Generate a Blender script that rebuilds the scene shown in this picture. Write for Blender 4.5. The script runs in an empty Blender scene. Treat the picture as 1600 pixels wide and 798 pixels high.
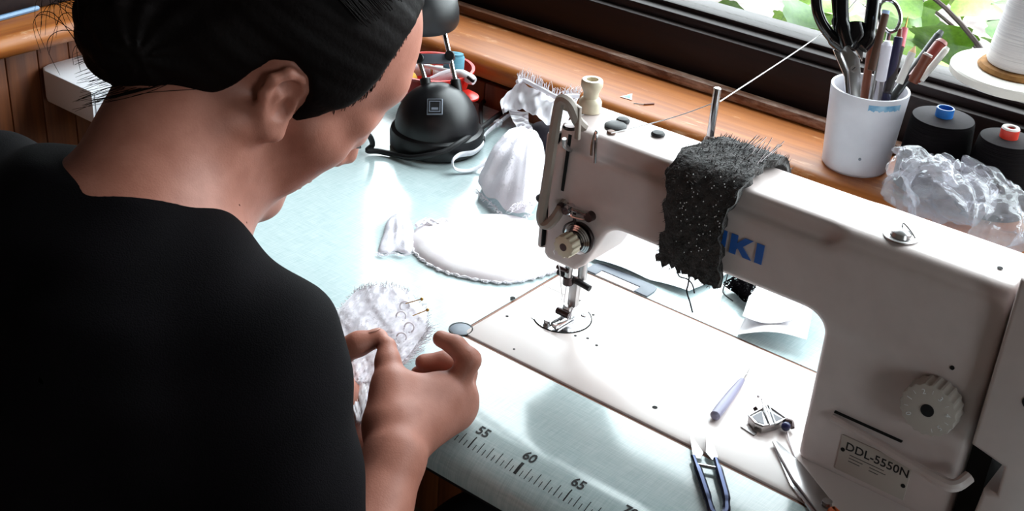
import bpy, bmesh, math, random
import numpy as np
from mathutils import Vector, Matrix

# ------------------------------------------------------------------ camera, world, light
S = bpy.context.scene
COL = S.collection
rng = random.Random(7)
CAM = np.array([0.6444, -0.7989, 0.65]); YAW, PITCH, ROLL, FPX = 0.6384, 0.5016, 0.0747, 1994.03
_f0 = np.array([-math.sin(YAW), math.cos(YAW), 0]); _r0 = np.array([math.cos(YAW), math.sin(YAW), 0]); _z = np.array([0, 0, 1.0])
FW = _f0 * math.cos(PITCH) - _z * math.sin(PITCH); _u = _f0 * math.sin(PITCH) + _z * math.cos(PITCH)
RT = _r0 * math.cos(ROLL) + _u * math.sin(ROLL); UP = -_r0 * math.sin(ROLL) + _u * math.cos(ROLL)
cd = bpy.data.cameras.new('camera'); cam = bpy.data.objects.new('camera', cd); COL.objects.link(cam)
cd.sensor_width = 36; cd.lens = FPX / 1600 * 36; cd.clip_start = 0.01
m = Matrix.Identity(4)
for i in range(3):
    m[i][0], m[i][1], m[i][2], m[i][3] = RT[i], UP[i], -FW[i], CAM[i]
cam.matrix_world = m
S.camera = cam
S.view_settings.view_transform = 'Standard'; S.view_settings.look = 'None'
S.view_settings.gamma = 1.0; S.view_settings.use_curve_mapping = False
S.view_settings.exposure = 0.1
W = bpy.data.worlds.new('sky'); S.world = W; W.use_nodes = True
bg = W.node_tree.nodes['Background']; bg.inputs[0].default_value = (0.86, 0.95, 1.0, 1); bg.inputs[1].default_value = 10.0
FLOOR = -0.75; CEIL = 1.75
def portal(name, loc, rot, sx, sy):
    L = bpy.data.lights.new(name, 'AREA'); L.shape = 'RECTANGLE'; L.size = sx; L.size_y = sy; L.cycles.is_portal = True
    o = bpy.data.objects.new(name, L); COL.objects.link(o); o.location = loc; o.rotation_euler = rot
portal('window_portal', (0.375, 0.66, 0.83), (-math.pi / 2, 0, 0), 2.26, 1.36)

portal('fill_window_portal', (2.46, -1.05, .65), (0, math.pi / 2, 0), .80, .62)  # portal for the added, unseen fill window in the right wall

# measured points: from a place in the photograph and one known coordinate (or the depth) to metres
def _ray(px, py): return FW + RT * ((px - 800) / FPX) - UP * ((py - 399) / FPX)
def AZ(px, py, z=0.0): d = _ray(px, py); return CAM + d * ((z - CAM[2]) / d[2])
def AY(px, py, y): d = _ray(px, py); return CAM + d * ((y - CAM[1]) / d[1])
def AX(px, py, x): d = _ray(px, py); return CAM + d * ((x - CAM[0]) / d[0])
def AD(px, py, dep): return CAM + _ray(px, py) * dep

# ------------------------------------------------------------------ materials
def lin(h):
    h = h.lstrip('#'); o = []
    for i in (0, 2, 4):
        v = int(h[i:i + 2], 16) / 255
        o.append(v / 12.92 if v <= 0.04045 else ((v + 0.055) / 1.055) ** 2.4)
    return o + [1.0]
MATS = {}
def mat(name, col, rough=0.5, metal=0.0, col2=None, scale=20, stretch=(1, 1, 1), detail=4, bump=0.0, bscale=None, spec=0.5, coat=0.0, sheen=0.0, trans=0.0, sss=0.0, lo=0.35, hi=0.65):
    if name in MATS: return MATS[name]
    M = bpy.data.materials.new(name); M.use_nodes = True; N = M.node_tree.nodes; L = M.node_tree.links
    b = N['Principled BSDF']; b.inputs['Base Color'].default_value = lin(col); b.inputs['Roughness'].default_value = rough
    b.inputs['Metallic'].default_value = metal; b.inputs['Specular IOR Level'].default_value = spec
    b.inputs['Coat Weight'].default_value = coat; b.inputs['Coat Roughness'].default_value = 0.1
    b.inputs['Sheen Weight'].default_value = sheen; b.inputs['Transmission Weight'].default_value = trans
    if sss: b.inputs['Subsurface Weight'].default_value = sss; b.inputs['Subsurface Radius'].default_value = (0.01, 0.004, 0.002); b.inputs['Subsurface Scale'].default_value = 1.0
    if col2 or bump:
        tc = N.new('ShaderNodeTexCoord'); mp = N.new('ShaderNodeMapping'); mp.inputs['Scale'].default_value = stretch
        L.new(tc.outputs['Object'], mp.inputs['Vector'])
        nz = N.new('ShaderNodeTexNoise'); nz.inputs['Scale'].default_value = scale; nz.inputs['Detail'].default_value = detail
        L.new(mp.outputs[0], nz.inputs['Vector'])
        if col2:
            r = N.new('ShaderNodeValToRGB'); r.color_ramp.elements[0].color = lin(col); r.color_ramp.elements[1].color = lin(col2)
            r.color_ramp.elements[0].position = lo; r.color_ramp.elements[1].position = hi
            L.new(nz.outputs['Fac'], r.inputs[0]); L.new(r.outputs[0], b.inputs['Base Color'])
        if bump:
            n2 = N.new('ShaderNodeTexNoise'); n2.inputs['Scale'].default_value = bscale or scale; n2.inputs['Detail'].default_value = detail
            L.new(mp.outputs[0], n2.inputs['Vector'])
            bp = N.new('ShaderNodeBump'); bp.inputs['Strength'].default_value = bump; bp.inputs['Distance'].default_value = 0.002
            L.new(n2.outputs['Fac'], bp.inputs['Height']); L.new(bp.outputs[0], b.inputs['Normal'])
    MATS[name] = M; return M
def film(name, tint, fres=1.45, rough=0.05, base=0.03, gcol=(1, 1, 1, 1), dif=0.0):
    M = bpy.data.materials.new(name); M.use_nodes = True; N = M.node_tree.nodes; L = M.node_tree.links; N.clear()
    o = N.new('ShaderNodeOutputMaterial'); t = N.new('ShaderNodeBsdfTransparent'); t.inputs[0].default_value = tint
    g = N.new('ShaderNodeBsdfGlossy'); g.inputs['Roughness'].default_value = rough; g.inputs[0].default_value = gcol
    fr = N.new('ShaderNodeFresnel'); fr.inputs[0].default_value = fres
    ge = N.new('ShaderNodeNewGeometry'); sb = N.new('ShaderNodeMath'); sb.operation = 'SUBTRACT'; sb.inputs[0].default_value = 1; L.new(ge.outputs['Backfacing'], sb.inputs[1])
    ml = N.new('ShaderNodeMath'); ml.operation = 'MULTIPLY'; L.new(fr.outputs[0], ml.inputs[0]); L.new(sb.outputs[0], ml.inputs[1]); mx = N.new('ShaderNodeMixShader'); L.new(ml.outputs[0], mx.inputs[0]); L.new(t.outputs[0], mx.inputs[1]); L.new(g.outputs[0], mx.inputs[2])
    out = mx
    if dif:
        d = N.new('ShaderNodeBsdfDiffuse'); d.inputs[0].default_value = (.9, .9, .95, 1)
        m2 = N.new('ShaderNodeMixShader'); m2.inputs[0].default_value = dif; L.new(mx.outputs[0], m2.inputs[1]); L.new(d.outputs[0], m2.inputs[2]); out = m2
    L.new(out.outputs[0], o.inputs[0]); MATS[name] = M; return M
def lace(name, col, scale, thr, tr=.45):
    M = bpy.data.materials.new(name); M.use_nodes = True; N = M.node_tree.nodes; L = M.node_tree.links; N.clear()
    o = N.new('ShaderNodeOutputMaterial'); df = N.new('ShaderNodeBsdfDiffuse'); tl = N.new('ShaderNodeBsdfTranslucent'); tp = N.new('ShaderNodeBsdfTransparent')
    df.inputs[0].default_value = lin(col); tl.inputs[0].default_value = lin(col)
    tc = N.new('ShaderNodeTexCoord'); v = N.new('ShaderNodeTexVoronoi'); v.feature = 'DISTANCE_TO_EDGE'; v.inputs['Scale'].default_value = scale
    n = N.new('ShaderNodeTexNoise'); n.inputs['Scale'].default_value = scale * .12
    L.new(tc.outputs['Object'], v.inputs['Vector']); L.new(tc.outputs['Object'], n.inputs['Vector'])
    a = N.new('ShaderNodeMath'); a.operation = 'MULTIPLY'; L.new(n.outputs['Fac'], a.inputs[0]); a.inputs[1].default_value = thr
    c = N.new('ShaderNodeMath'); c.operation = 'LESS_THAN'; L.new(v.outputs['Distance'], c.inputs[0]); L.new(a.outputs[0], c.inputs[1])
    x = N.new('ShaderNodeMixShader'); x.inputs[0].default_value = tr; L.new(df.outputs[0], x.inputs[1]); L.new(tl.outputs[0], x.inputs[2])
    y = N.new('ShaderNodeMixShader'); L.new(c.outputs[0], y.inputs[0]); L.new(tp.outputs[0], y.inputs[1]); L.new(x.outputs[0], y.inputs[2]); L.new(y.outputs[0], o.inputs[0])
    MATS[name] = M; return M
def veil(name, col, tr=.45, bump=.5, bs=160):
    M = bpy.data.materials.new(name); M.use_nodes = True; N = M.node_tree.nodes; L = M.node_tree.links; N.clear()
    o = N.new('ShaderNodeOutputMaterial'); a = N.new('ShaderNodeBsdfDiffuse'); b = N.new('ShaderNodeBsdfTranslucent'); x = N.new('ShaderNodeMixShader'); x.inputs[0].default_value = tr
    a.inputs[0].default_value = lin(col); b.inputs[0].default_value = lin(col)
    tc = N.new('ShaderNodeTexCoord'); n = N.new('ShaderNodeTexNoise'); n.inputs['Scale'].default_value = bs; L.new(tc.outputs['Object'], n.inputs['Vector']); bp = N.new('ShaderNodeBump'); bp.inputs['Strength'].default_value = bump; bp.inputs['Distance'].default_value = .001
    L.new(n.outputs['Fac'], bp.inputs['Height']); L.new(bp.outputs[0], a.inputs['Normal']); L.new(a.outputs[0], x.inputs[1]); L.new(b.outputs[0], x.inputs[2]); L.new(x.outputs[0], o.inputs[0]); MATS[name] = M; return M

# ------------------------------------------------------------------ geometry helpers: a "geo" is (verts Nx3, faces)
def join(*gs):
    V, F, n = [], [], 0
    for v, f in gs:
        v = np.asarray(v, float); V.append(v); F += [tuple(i + n for i in q) for q in f]; n += len(v)
    return np.vstack(V), F
def moved(g, M): 
    v = np.asarray(g[0], float); M = np.array(M); return v @ M[:3, :3].T + M[:3, 3], g[1]
def shift(g, d): return np.asarray(g[0], float) + np.asarray(d, float), g[1]
def frame(o, z, x=None):
    z = Vector(z).normalized(); x = Vector(x) if x is not None else (Vector((1, 0, 0)) if abs(z.x) < .9 else Vector((0, 1, 0)))
    x = (x - z * x.dot(z)).normalized(); y = z.cross(x)
    M = Matrix.Identity(4)
    for i in range(3): M[i][0], M[i][1], M[i][2], M[i][3] = x[i], y[i], z[i], o[i]
    return M
def from_bm(bm):
    bm.verts.index_update(); g = (np.array([v.co[:] for v in bm.verts]), [tuple(v.index for v in f.verts) for f in bm.faces]); bm.free(); return g
def box(lo, hi, bev=0.0, seg=2):
    bm = bmesh.new(); bmesh.ops.create_cube(bm, size=1)
    lo = Vector(lo); hi = Vector(hi)
    for v in bm.verts: v.co = Vector([(lo[i] + hi[i]) / 2 + v.co[i] * (hi[i] - lo[i]) for i in range(3)])
    if bev: bmesh.ops.bevel(bm, geom=bm.edges[:], offset=bev, segments=seg, profile=.5, affect='EDGES')
    return from_bm(bm)
def prism(pts, z0, z1, bev=0.0, seg=2):
    bm = bmesh.new(); vs = [bm.verts.new((p[0], p[1], z0)) for p in pts]; f = bm.faces.new(vs)
    r = bmesh.ops.extrude_face_region(bm, geom=[f])
    for v in [e for e in r['geom'] if isinstance(e, bmesh.types.BMVert)]: v.co.z = z1
    bmesh.ops.recalc_face_normals(bm, faces=bm.faces[:])
    if bev: 
        es = [e for e in bm.edges if abs(e.verts[0].co.z - e.verts[1].co.z) < 1e-9]
        bmesh.ops.bevel(bm, geom=es, offset=bev, segments=seg, profile=.5, affect='EDGES')
    return from_bm(bm)
def lathe(prof, n=32, cap=True):
    V, F = [], []; k = len(prof)
    for i in range(n):
        a = 2 * math.pi * i / n
        for r, z in prof: V.append((r * math.cos(a), r * math.sin(a), z))
    for i in range(n):
        for j in range(k - 1):
            a, b = i * k + j, ((i + 1) % n) * k + j
            F.append((a, b, b + 1, a + 1))
    if cap:
        if prof[0][0] > 1e-6: F.append(tuple(i * k for i in range(n))[::-1])
        if prof[-1][0] > 1e-6: F.append(tuple(i * k + k - 1 for i in range(n)))
    return np.array(V), F
def cyl(a, b, r, r2=None, n=20, bev=0.0):
    a = np.asarray(a, float); b = np.asarray(b, float); h = float(np.linalg.norm(b - a)); r2 = r if r2 is None else r2
    p = [(r, 0), (r2, h)] if not bev else [(r - bev, 0), (r, bev), (r2, h - bev), (r2 - bev, h)]
    return moved(lathe(p, n), frame(a, b - a))
def ball(c, r, n=12):
    R = r if hasattr(r, '__len__') else (r, r, r)
    p = [(math.sin(math.pi * i / n), -math.cos(math.pi * i / n)) for i in range(n + 1)]; p[0] = (1e-4, -1); p[-1] = (1e-4, 1)
    v, f = lathe(p, n * 2); return v * np.array(R) + np.asarray(c), f
def tube(path, r, n=8, closed=False, flat=None):
    P = [Vector(p) for p in path]; k = len(P); V, F = [], []
    rs = list(r) if hasattr(r, '__len__') else [r] * k
    T = [((P[(i + 1) % k] if closed or i < k - 1 else P[i]) - (P[i - 1] if closed or i > 0 else P[i])).normalized() for i in range(k)]
    x = Vector((0, 0, 1)) if abs(T[0].z) < .9 else Vector((1, 0, 0))
    for i in range(k):
        x = (x - T[i] * x.dot(T[i])); x = x.normalized() if x.length > 1e-6 else T[i].orthogonal().normalized(); y = T[i].cross(x)
        for j in range(n):
            a = 2 * math.pi * (j + .5) / n; s = flat if flat else 1
            V.append(P[i] + (x * math.cos(a) * s + y * math.sin(a)) * rs[i])
    for i in range(k if closed else k - 1):
        for j in range(n):
            a, b = i * n + j, i * n + (j + 1) % n; c, d = ((i + 1) % k) * n + j, ((i + 1) % k) * n + (j + 1) % n
            F.append((a, b, d, c))
    if not closed: F.append(tuple(range(n))[::-1]); F.append(tuple(range((k - 1) * n, k * n)))
    return np.array([v[:] for v in V]), F
def smooth_path(pts, n=8, closed=False):
    P = [np.asarray(p, float) for p in pts]; k = len(P); out = []
    for i in range(k if closed else k - 1):
        g = lambda j: P[j % k] if closed else P[min(max(j, 0), k - 1)]
        a, b, c, d = g(i - 1), g(i), g(i + 1), g(i + 2)
        for t in np.arange(n) / n:
            out.append(.5 * (2 * b + (c - a) * t + (2 * a - 5 * b + 4 * c - d) * t * t + (3 * b - a - 3 * c + d) * t ** 3))
    if not closed: out.append(P[-1])
    return out
def sheet(fn, nu, nv, thick=0.0):
    V = np.array([fn(i / nu, j / nv) for i in range(nu + 1) for j in range(nv + 1)], float)
    F = [(i * (nv + 1) + j, (i + 1) * (nv + 1) + j, (i + 1) * (nv + 1) + j + 1, i * (nv + 1) + j + 1) for i in range(nu) for j in range(nv)]
    if thick:
        N = np.zeros_like(V)
        for q in F:
            nn = np.cross(V[q[1]] - V[q[0]], V[q[3]] - V[q[0]])
            for i in q: N[i] += nn
        N /= np.linalg.norm(N, axis=1, keepdims=True) + 1e-12; k = len(V)
        ring = [i * (nv + 1) for i in range(nu + 1)] + [nu * (nv + 1) + j for j in range(1, nv + 1)] + [i * (nv + 1) + nv for i in range(nu - 1, -1, -1)] + [j for j in range(nv - 1, 0, -1)]
        F2 = [tuple(i + k for i in q[::-1]) for q in F] + [(ring[i], ring[(i + 1) % len(ring)], ring[(i + 1) % len(ring)] + k, ring[i] + k) for i in range(len(ring))]
        V = np.vstack([V + N * thick / 2, V - N * thick / 2]); F = F + F2
    return V, F
def text_geo(s, size, ext=0.0002, bold=0.0):
    cu = bpy.data.curves.new('t', 'FONT'); cu.body = s; cu.size = size; cu.extrude = ext; cu.offset = bold; cu.align_x = 'CENTER'; cu.align_y = 'CENTER'; cu.resolution_u = 3
    o = bpy.data.objects.new('t', cu); COL.objects.link(o); dg = bpy.context.evaluated_depsgraph_get()
    me = bpy.data.meshes.new_from_object(o.evaluated_get(dg)); g = (np.array([v.co[:] for v in me.vertices]), [tuple(p.vertices) for p in me.polygons])
    bpy.data.objects.remove(o); bpy.data.curves.remove(cu); bpy.data.meshes.remove(me); return g

ORG = {}
def tag(o, label=None, cat=None, group=None, kind=None):
    for k, v in (('label', label), ('category', cat), ('group', group), ('kind', kind)):
        if v: o[k] = v
    return o
def obj(name, g, m, parent=None, smooth=35, origin=None):
    V = np.asarray(g[0], float)
    if parent is not None: o0 = ORG[parent.name]
    elif origin is not None: o0 = np.asarray(origin, float)
    else: o0 = np.array([(V[:, 0].min() + V[:, 0].max()) / 2, (V[:, 1].min() + V[:, 1].max()) / 2, V[:, 2].min()])
    me = bpy.data.meshes.new(name); me.from_pydata((V - o0).tolist(), [], g[1]); me.validate()
    if smooth:
        me.polygons.foreach_set('use_smooth', [True] * len(me.polygons))
        if smooth < 180: me.set_sharp_from_angle(angle=math.radians(smooth))
    me.materials.append(MATS[m] if isinstance(m, str) else m); me.update()
    o = bpy.data.objects.new(name, me); COL.objects.link(o)
    if parent is not None: o.parent = parent
    else: o.location = o0
    ORG[o.name] = o0; return o
def thing(name, loc, label, cat, group=None, kind=None):
    o = bpy.data.objects.new(name, None); COL.objects.link(o); o.location = loc; o.empty_display_size = .02
    ORG[o.name] = np.asarray(loc, float); return tag(o, label, cat, group, kind)
def copies(name, g, m, parent, spots, smooth=35):
    """alike pieces of one parent that share mesh data; g is built round its own origin"""
    me = None; out = []
    for s in spots:
        if me is None:
            o = obj(name, shift(g, ORG[parent.name]), m, parent, smooth); me = o.data
        else:
            o = bpy.data.objects.new(name, me); COL.objects.link(o); o.parent = parent; ORG[o.name] = ORG[parent.name]
        o.location = np.asarray(s, float) - ORG[parent.name]; out.append(o)
    return out

# ------------------------------------------------------------------ smooth-blended solids turned into meshes
class Prim:
    def __init__(s, fn, k): s.fn = fn; s.k = k
def P_cone(a, b, ra, rb, k=0.01):
    a = np.asarray(a, float); b = np.asarray(b, float); ba = b - a; q = max(ba @ ba, 1e-12)
    def fn(p):
        t = np.clip(((p - a) @ ba) / q, 0, 1); return np.linalg.norm(p - a - t[:, None] * ba, axis=1) - (ra + (rb - ra) * t)
    return Prim(fn, k)
def P_ball(a, r, k=0.01): return P_cone(a, a, r, r, k)
def P_ell(c, R, ax=None, k=0.01):
    c = np.asarray(c, float); R = np.asarray(R, float); A = np.eye(3) if ax is None else np.asarray(ax, float)
    def fn(p):
        q = (p - c) @ A.T; k0 = np.linalg.norm(q / R, axis=1); k1 = np.linalg.norm(q / (R * R), axis=1); return k0 * (k0 - 1) / np.maximum(k1, 1e-9)
    return Prim(fn, k)
def P_box(lo, hi, r, k=0.01):
    lo = np.asarray(lo, float); hi = np.asarray(hi, float); c = (lo + hi) / 2; h = (hi - lo) / 2 - r
    def fn(p):
        q = np.abs(p - c) - h; return np.linalg.norm(np.maximum(q, 0), axis=1) + np.minimum(q.max(1), 0) - r
    return Prim(fn, k)
def P_poly(pts, ax, lo, hi, r, k=0.01):
    """convex polygon in the plane across axis ax, extruded lo..hi, edges rounded by r"""
    o = [i for i in range(3) if i != ax]; P = np.asarray(pts, float); ar = 0
    for i in range(len(P)): q = P[(i + 1) % len(P)]; ar += P[i][0] * q[1] - q[0] * P[i][1]
    if ar < 0: P = P[::-1]
    def fn(p):
        d = np.full(len(p), -1e9); q = p[:, o]
        for i in range(len(P)):
            e = P[(i + 1) % len(P)] - P[i]; n = np.array([e[1], -e[0]]) / np.linalg.norm(e); d = np.maximum(d, (q - P[i]) @ n)
        z = np.maximum(lo - p[:, ax], p[:, ax] - hi)
        a = d + r; b = z + r
        return np.minimum(np.maximum(a, b), 0) + np.sqrt(np.maximum(a, 0) ** 2 + np.maximum(b, 0) ** 2) - r
    return Prim(fn, k)
def smin(a, b, k):
    h = np.maximum(k - np.abs(a - b), 0) / k; return np.minimum(a, b) - h * h * k * .25
def nets(prims, subs, lo, hi, h, post=None, solid=False):
    """surface nets over the blocks that the surface crosses"""
    lo = np.asarray(lo, float); hi = np.asarray(hi, float); B = 14; nb = np.ceil((hi - lo) / (h * B)).astype(int)
    DX = nb * B + 4; ids, pos, quads = [], [], []; hd = h * B * .9
    cor = [(a, b, c) for a in (0, 1) for b in (0, 1) for c in (0, 1)]
    edges = [(i, j) for i in range(8) for j in range(8) if i < j and sum(abs(cor[i][t] - cor[j][t]) for t in range(3)) == 1]
    BI = np.array(list(np.ndindex(*nb))); CEN = lo + (BI * B + B / 2) * h
    DC = np.stack([q.fn(CEN) for q in prims], 1); dm = DC.min(1); keep = dm < hd * 1.2 + .012
    if solid:
        ds = np.min([q.fn(CEN) for q in subs], 0) if subs else np.full(len(CEN), 9.0); keep &= ~((dm < -hd * 1.3 - .006) & (ds > hd * 1.3))
    for bi, dc in zip(BI[keep], DC[keep]):
        b0 = bi * B - 1
        act = [q for q, d in zip(prims, dc) if d < hd * 1.2 + q.k + .006]
        if not act: continue
        I = np.stack(np.meshgrid(*[np.arange(B + 2)] * 3, indexing='ij'), -1).reshape(-1, 3); p = lo + (I + b0) * h
        d = None
        for q in act:
            e = q.fn(p); d = e if d is None else smin(d, e, q.k)
        for q in subs: d = -smin(-d, q.fn(p), q.k)
        if post is not None: d = post(p, d)
        if d.min() > 0 or d.max() < 0: continue
        D = d.reshape((B + 2,) * 3); s = D < 0
        c8 = np.stack([s[a:a + B + 1, b:b + B + 1, c:c + B + 1] for a, b, c in cor], -1); n8 = c8.sum(-1); act_c = (n8 > 0) & (n8 < 8)
        ci = np.argwhere(act_c)
        if len(ci) == 0: continue
        v8 = np.stack([D[ci[:, 0] + a, ci[:, 1] + b, ci[:, 2] + c] for a, b, c in cor], -1)
        acc = np.zeros((len(ci), 3)); cnt = np.zeros(len(ci))
        for i, j in edges:
            a, b = v8[:, i], v8[:, j]; x = (a < 0) != (b < 0); t = np.where(x, a / np.where(x, a - b, 1), 0)
            pt = np.array(cor[i]) + t[:, None] * (np.array(cor[j]) - np.array(cor[i])); acc += np.where(x[:, None], pt, 0); cnt += x
        acc /= cnt[:, None]; g = ci + b0 + 1
        gid = (g[:, 0] * DX[1] + g[:, 1]) * DX[2] + g[:, 2]; ids.append(gid); pos.append(lo + (ci + b0 + acc) * h)
        for ax in range(3):
            o1, o2 = (ax + 1) % 3, (ax + 2) % 3; sl = [slice(1, B + 1)] * 3; a = s[tuple(sl)]; sl2 = list(sl); sl2[ax] = slice(2, B + 2); b = s[tuple(sl2)]
            for flip, msk in ((False, a & ~b), (True, ~a & b)):
                e = np.argwhere(msk) + 1
                if len(e) == 0: continue
                e = e + b0 + 1; st = np.array([DX[1] * DX[2], DX[2], 1]); base = e @ st
                q = np.stack([base, base - st[o1], base - st[o1] - st[o2], base - st[o2]], 1)
                quads.append(q[:, ::-1] if flip else q)
    ids = np.concatenate(ids); pos = np.vstack(pos); quads = np.vstack(quads)
    u, first = np.unique(ids, return_index=True); V = pos[first]; Q = np.searchsorted(u, quads); Q = np.clip(Q, 0, len(u) - 1)
    ok = (u[Q] == quads).all(1); return V, [tuple(r) for r in Q[ok].tolist()]
# ------------------------------------------------------------------ palette
def wood(name, c1, c2, worn=None, stretch=(2, 40, 40), rough=.45, wscale=(6, 25, 25), wlo=.60, whi=.72):
    M = mat(name, c1, rough, col2=c2, scale=3.0, stretch=stretch, detail=6, bump=.15, bscale=4)
    if worn:
        N = M.node_tree.nodes; L = M.node_tree.links; b = N['Principled BSDF']; src = b.inputs['Base Color'].links[0].from_socket
        tc = N.new('ShaderNodeTexCoord'); mp = N.new('ShaderNodeMapping'); mp.inputs['Scale'].default_value = wscale; L.new(tc.outputs['Object'], mp.inputs[0])
        n = N.new('ShaderNodeTexNoise'); n.inputs['Scale'].default_value = 2.2; n.inputs['Detail'].default_value = 7; n.inputs['Roughness'].default_value = .7; L.new(mp.outputs[0], n.inputs['Vector'])
        r = N.new('ShaderNodeValToRGB'); r.color_ramp.elements[0].position = wlo; r.color_ramp.elements[1].position = whi; L.new(n.outputs['Fac'], r.inputs[0])
        x = N.new('ShaderNodeMix'); x.data_type = 'RGBA'; L.new(r.outputs[0], x.inputs[0]); L.new(src, x.inputs[6]); x.inputs[7].default_value = lin(worn); L.new(x.outputs[2], b.inputs['Base Color'])
    return M
wood('sill_wood', '#94501f', '#ad6629', '#cf9f78')
wood('side_sill_wood', '#94501f', '#ad6629', '#cfa07a', stretch=(40, 2, 40), wscale=(25, 6, 25))
wood('worn_strip', '#5c3a2a', '#7d5138', '#b79a8a', wlo=.5, whi=.66)
wood('board_wood', '#66361c', '#804722', stretch=(40, 40, 2), rough=.5)
wood('dark_frame', '#1c1010', '#241513', rough=.55); MATS['dark_frame'].node_tree.nodes['Principled BSDF'].inputs['Specular IOR Level'].default_value = .25
wood('floor_wood', '#5e4532', '#6e5240', stretch=(30, 2, 30))
mat('plaster', '#8f847a', .9, col2='#877c72', scale=6)
mat('ceiling_paint', '#8f8880', .9, col2='#8a837b', scale=4)
# mint laminate with a fine woven print
M = mat('mint', '#b3c6c8', .14, spec=.6); N = M.node_tree.nodes; L = M.node_tree.links; b = N['Principled BSDF']
tc = N.new('ShaderNodeTexCoord'); outs = []
for st in ((40, 900, 40), (900, 40, 40)):
    mp = N.new('ShaderNodeMapping'); mp.inputs['Scale'].default_value = st; L.new(tc.outputs['Object'], mp.inputs[0])
    n = N.new('ShaderNodeTexNoise'); n.inputs['Scale'].default_value = 1.0; n.inputs['Detail'].default_value = 2; L.new(mp.outputs[0], n.inputs['Vector']); outs.append(n.outputs['Fac'])
a = N.new('ShaderNodeMath'); a.operation = 'ADD'; L.new(outs[0], a.inputs[0]); L.new(outs[1], a.inputs[1])
h = N.new('ShaderNodeMath'); h.operation = 'MULTIPLY'; L.new(a.outputs[0], h.inputs[0]); h.inputs[1].default_value = .5
r = N.new('ShaderNodeValToRGB'); r.color_ramp.elements[0].position = .38; r.color_ramp.elements[1].position = .62
r.color_ramp.elements[0].color = lin('#b0c3c5'); r.color_ramp.elements[1].color = lin('#c6d4d5'); L.new(h.outputs[0], r.inputs[0]); L.new(r.outputs[0], b.inputs['Base Color'])
mat('enamel', '#cdbebb', .36, col2='#c8b9b6', scale=60, bump=.03, bscale=900)
mat('enamel_bed', '#d6cac7', .25, spec=.4)
mat('enamel_cream', '#d2c6ae', .4)
mat('guard_grey', '#8f837a', .45)
mat('chrome', '#d8d8dc', .14, 1.0)
mat('steel', '#b5b2b2', .28, 1.0)
mat('dark_steel', '#4a4040', .35, 1.0)
mat('brass', '#b58a4a', .35, 1.0)
mat('black_plastic', '#0d0c0e', .42)
mat('black_shine', '#08080a', .12)
mat('rubber', '#0e0c10', .6)
mat('hole', '#050404', .9)
mat('gasket', '#6b4a3a', .6)
mat('red_gasket', '#7a4a34', .6)
mat('grey_plastic', '#6f7580', .5)
mat('ink', '#141216', .6)
mat('blue_print', '#1f5db0', .5)
mat('plate_grey', '#b5aaa2', .4)
mat('under_metal', '#1c1c1e', .5)
mat('white_plastic', '#e8e8ea', .35)
mat('white_thread', '#eeeaea', .8, col2='#dcd8da', scale=5, stretch=(3, 3, 220), bump=.4, bscale=5)
veil('white_fluff', '#f8f4f8', .25, 0)

# ------------------------------------------------------------------ the room
def struct(o): o['kind'] = 'structure'; return o
SZ = .072; XL = -0.85; XR = 2.4; YB = -3.0
struct(obj('floor', box((XL - .3, YB - .1, FLOOR - .06), (XR + .1, .72, FLOOR)), 'floor_wood', smooth=0))
struct(obj('ceiling', box((XL - .3, YB - .1, CEIL), (XR + .1, .72, CEIL + .06)), 'ceiling_paint', smooth=0))
struct(obj('wall_right', join(box((XR, YB, FLOOR), (XR + .1, .72, .2)), box((XR, YB, 1.12), (XR + .1, .72, CEIL)), box((XR, YB, .2), (XR + .1, -1.41, 1.12)), box((XR, -.69, .2), (XR + .1, .72, 1.12))), 'plaster', smooth=0))
struct(obj('wall_front', box((XL - .3, YB - .1, FLOOR), (XR + .1, YB, CEIL)), 'plaster', smooth=0))
# wall under and beside the big window
wb = thing('wall_back', (0.6, .6, FLOOR), None, None, kind='structure')
obj('wall_base', box((XL - .2, .47, FLOOR), (XR, .70, .04)), 'dark_frame', wb, smooth=0)
obj('wall_upper', box((XL - .2, .56, 1.50), (XR, .70, CEIL)), 'plaster', wb, smooth=0)
obj('wall_pier', box((1.55, .56, .04), (XR, .70, 1.5)), 'plaster', wb, smooth=0)
obj('corner_post', box((XL - .2, .56, .04), (-.8005, .70, 1.5)), 'dark_frame', wb, smooth=0)
copies('board', box((-.0235, -.006, 0), (.0235, .006, .78), .002), 'board_wood', wb, [(x, .463, FLOOR) for x in np.arange(XL + .04, .9, .048)])
wl = thing('wall_left', (XL, -.6, FLOOR), None, None, kind='structure')
obj('wall_base', box((XL - .2, YB, FLOOR), (XL - .013, .47, .04)), 'dark_frame', wl, smooth=0)
obj('wall_upper', box((XL - .2, YB, 1.5), (XL - .04, .56, CEIL)), 'plaster', wl, smooth=0)
obj('wall_pier', box((XL - .2, YB, .04), (XL - .04, -1.32, 1.5)), 'plaster', wl, smooth=0)
obj('upper_panel', box((XL - .2, -1.32, .04), (XL - .04, .56, 1.5)), 'dark_frame', wl, smooth=0)
obj('rail', box((XL - .0395, -1.32, SZ + .001), (XL - .015, .5, SZ + .066), .003), 'dark_frame', wl)
copies('board', box((-.006, -.0235, 0), (.006, .0235, .78), .002), 'board_wood', wl, [(XL - .007, y, FLOOR) for y in np.arange(.037 + .048 * 8, -1.3, -.048)])
# sills with a rounded front, and the worn strip behind

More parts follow.
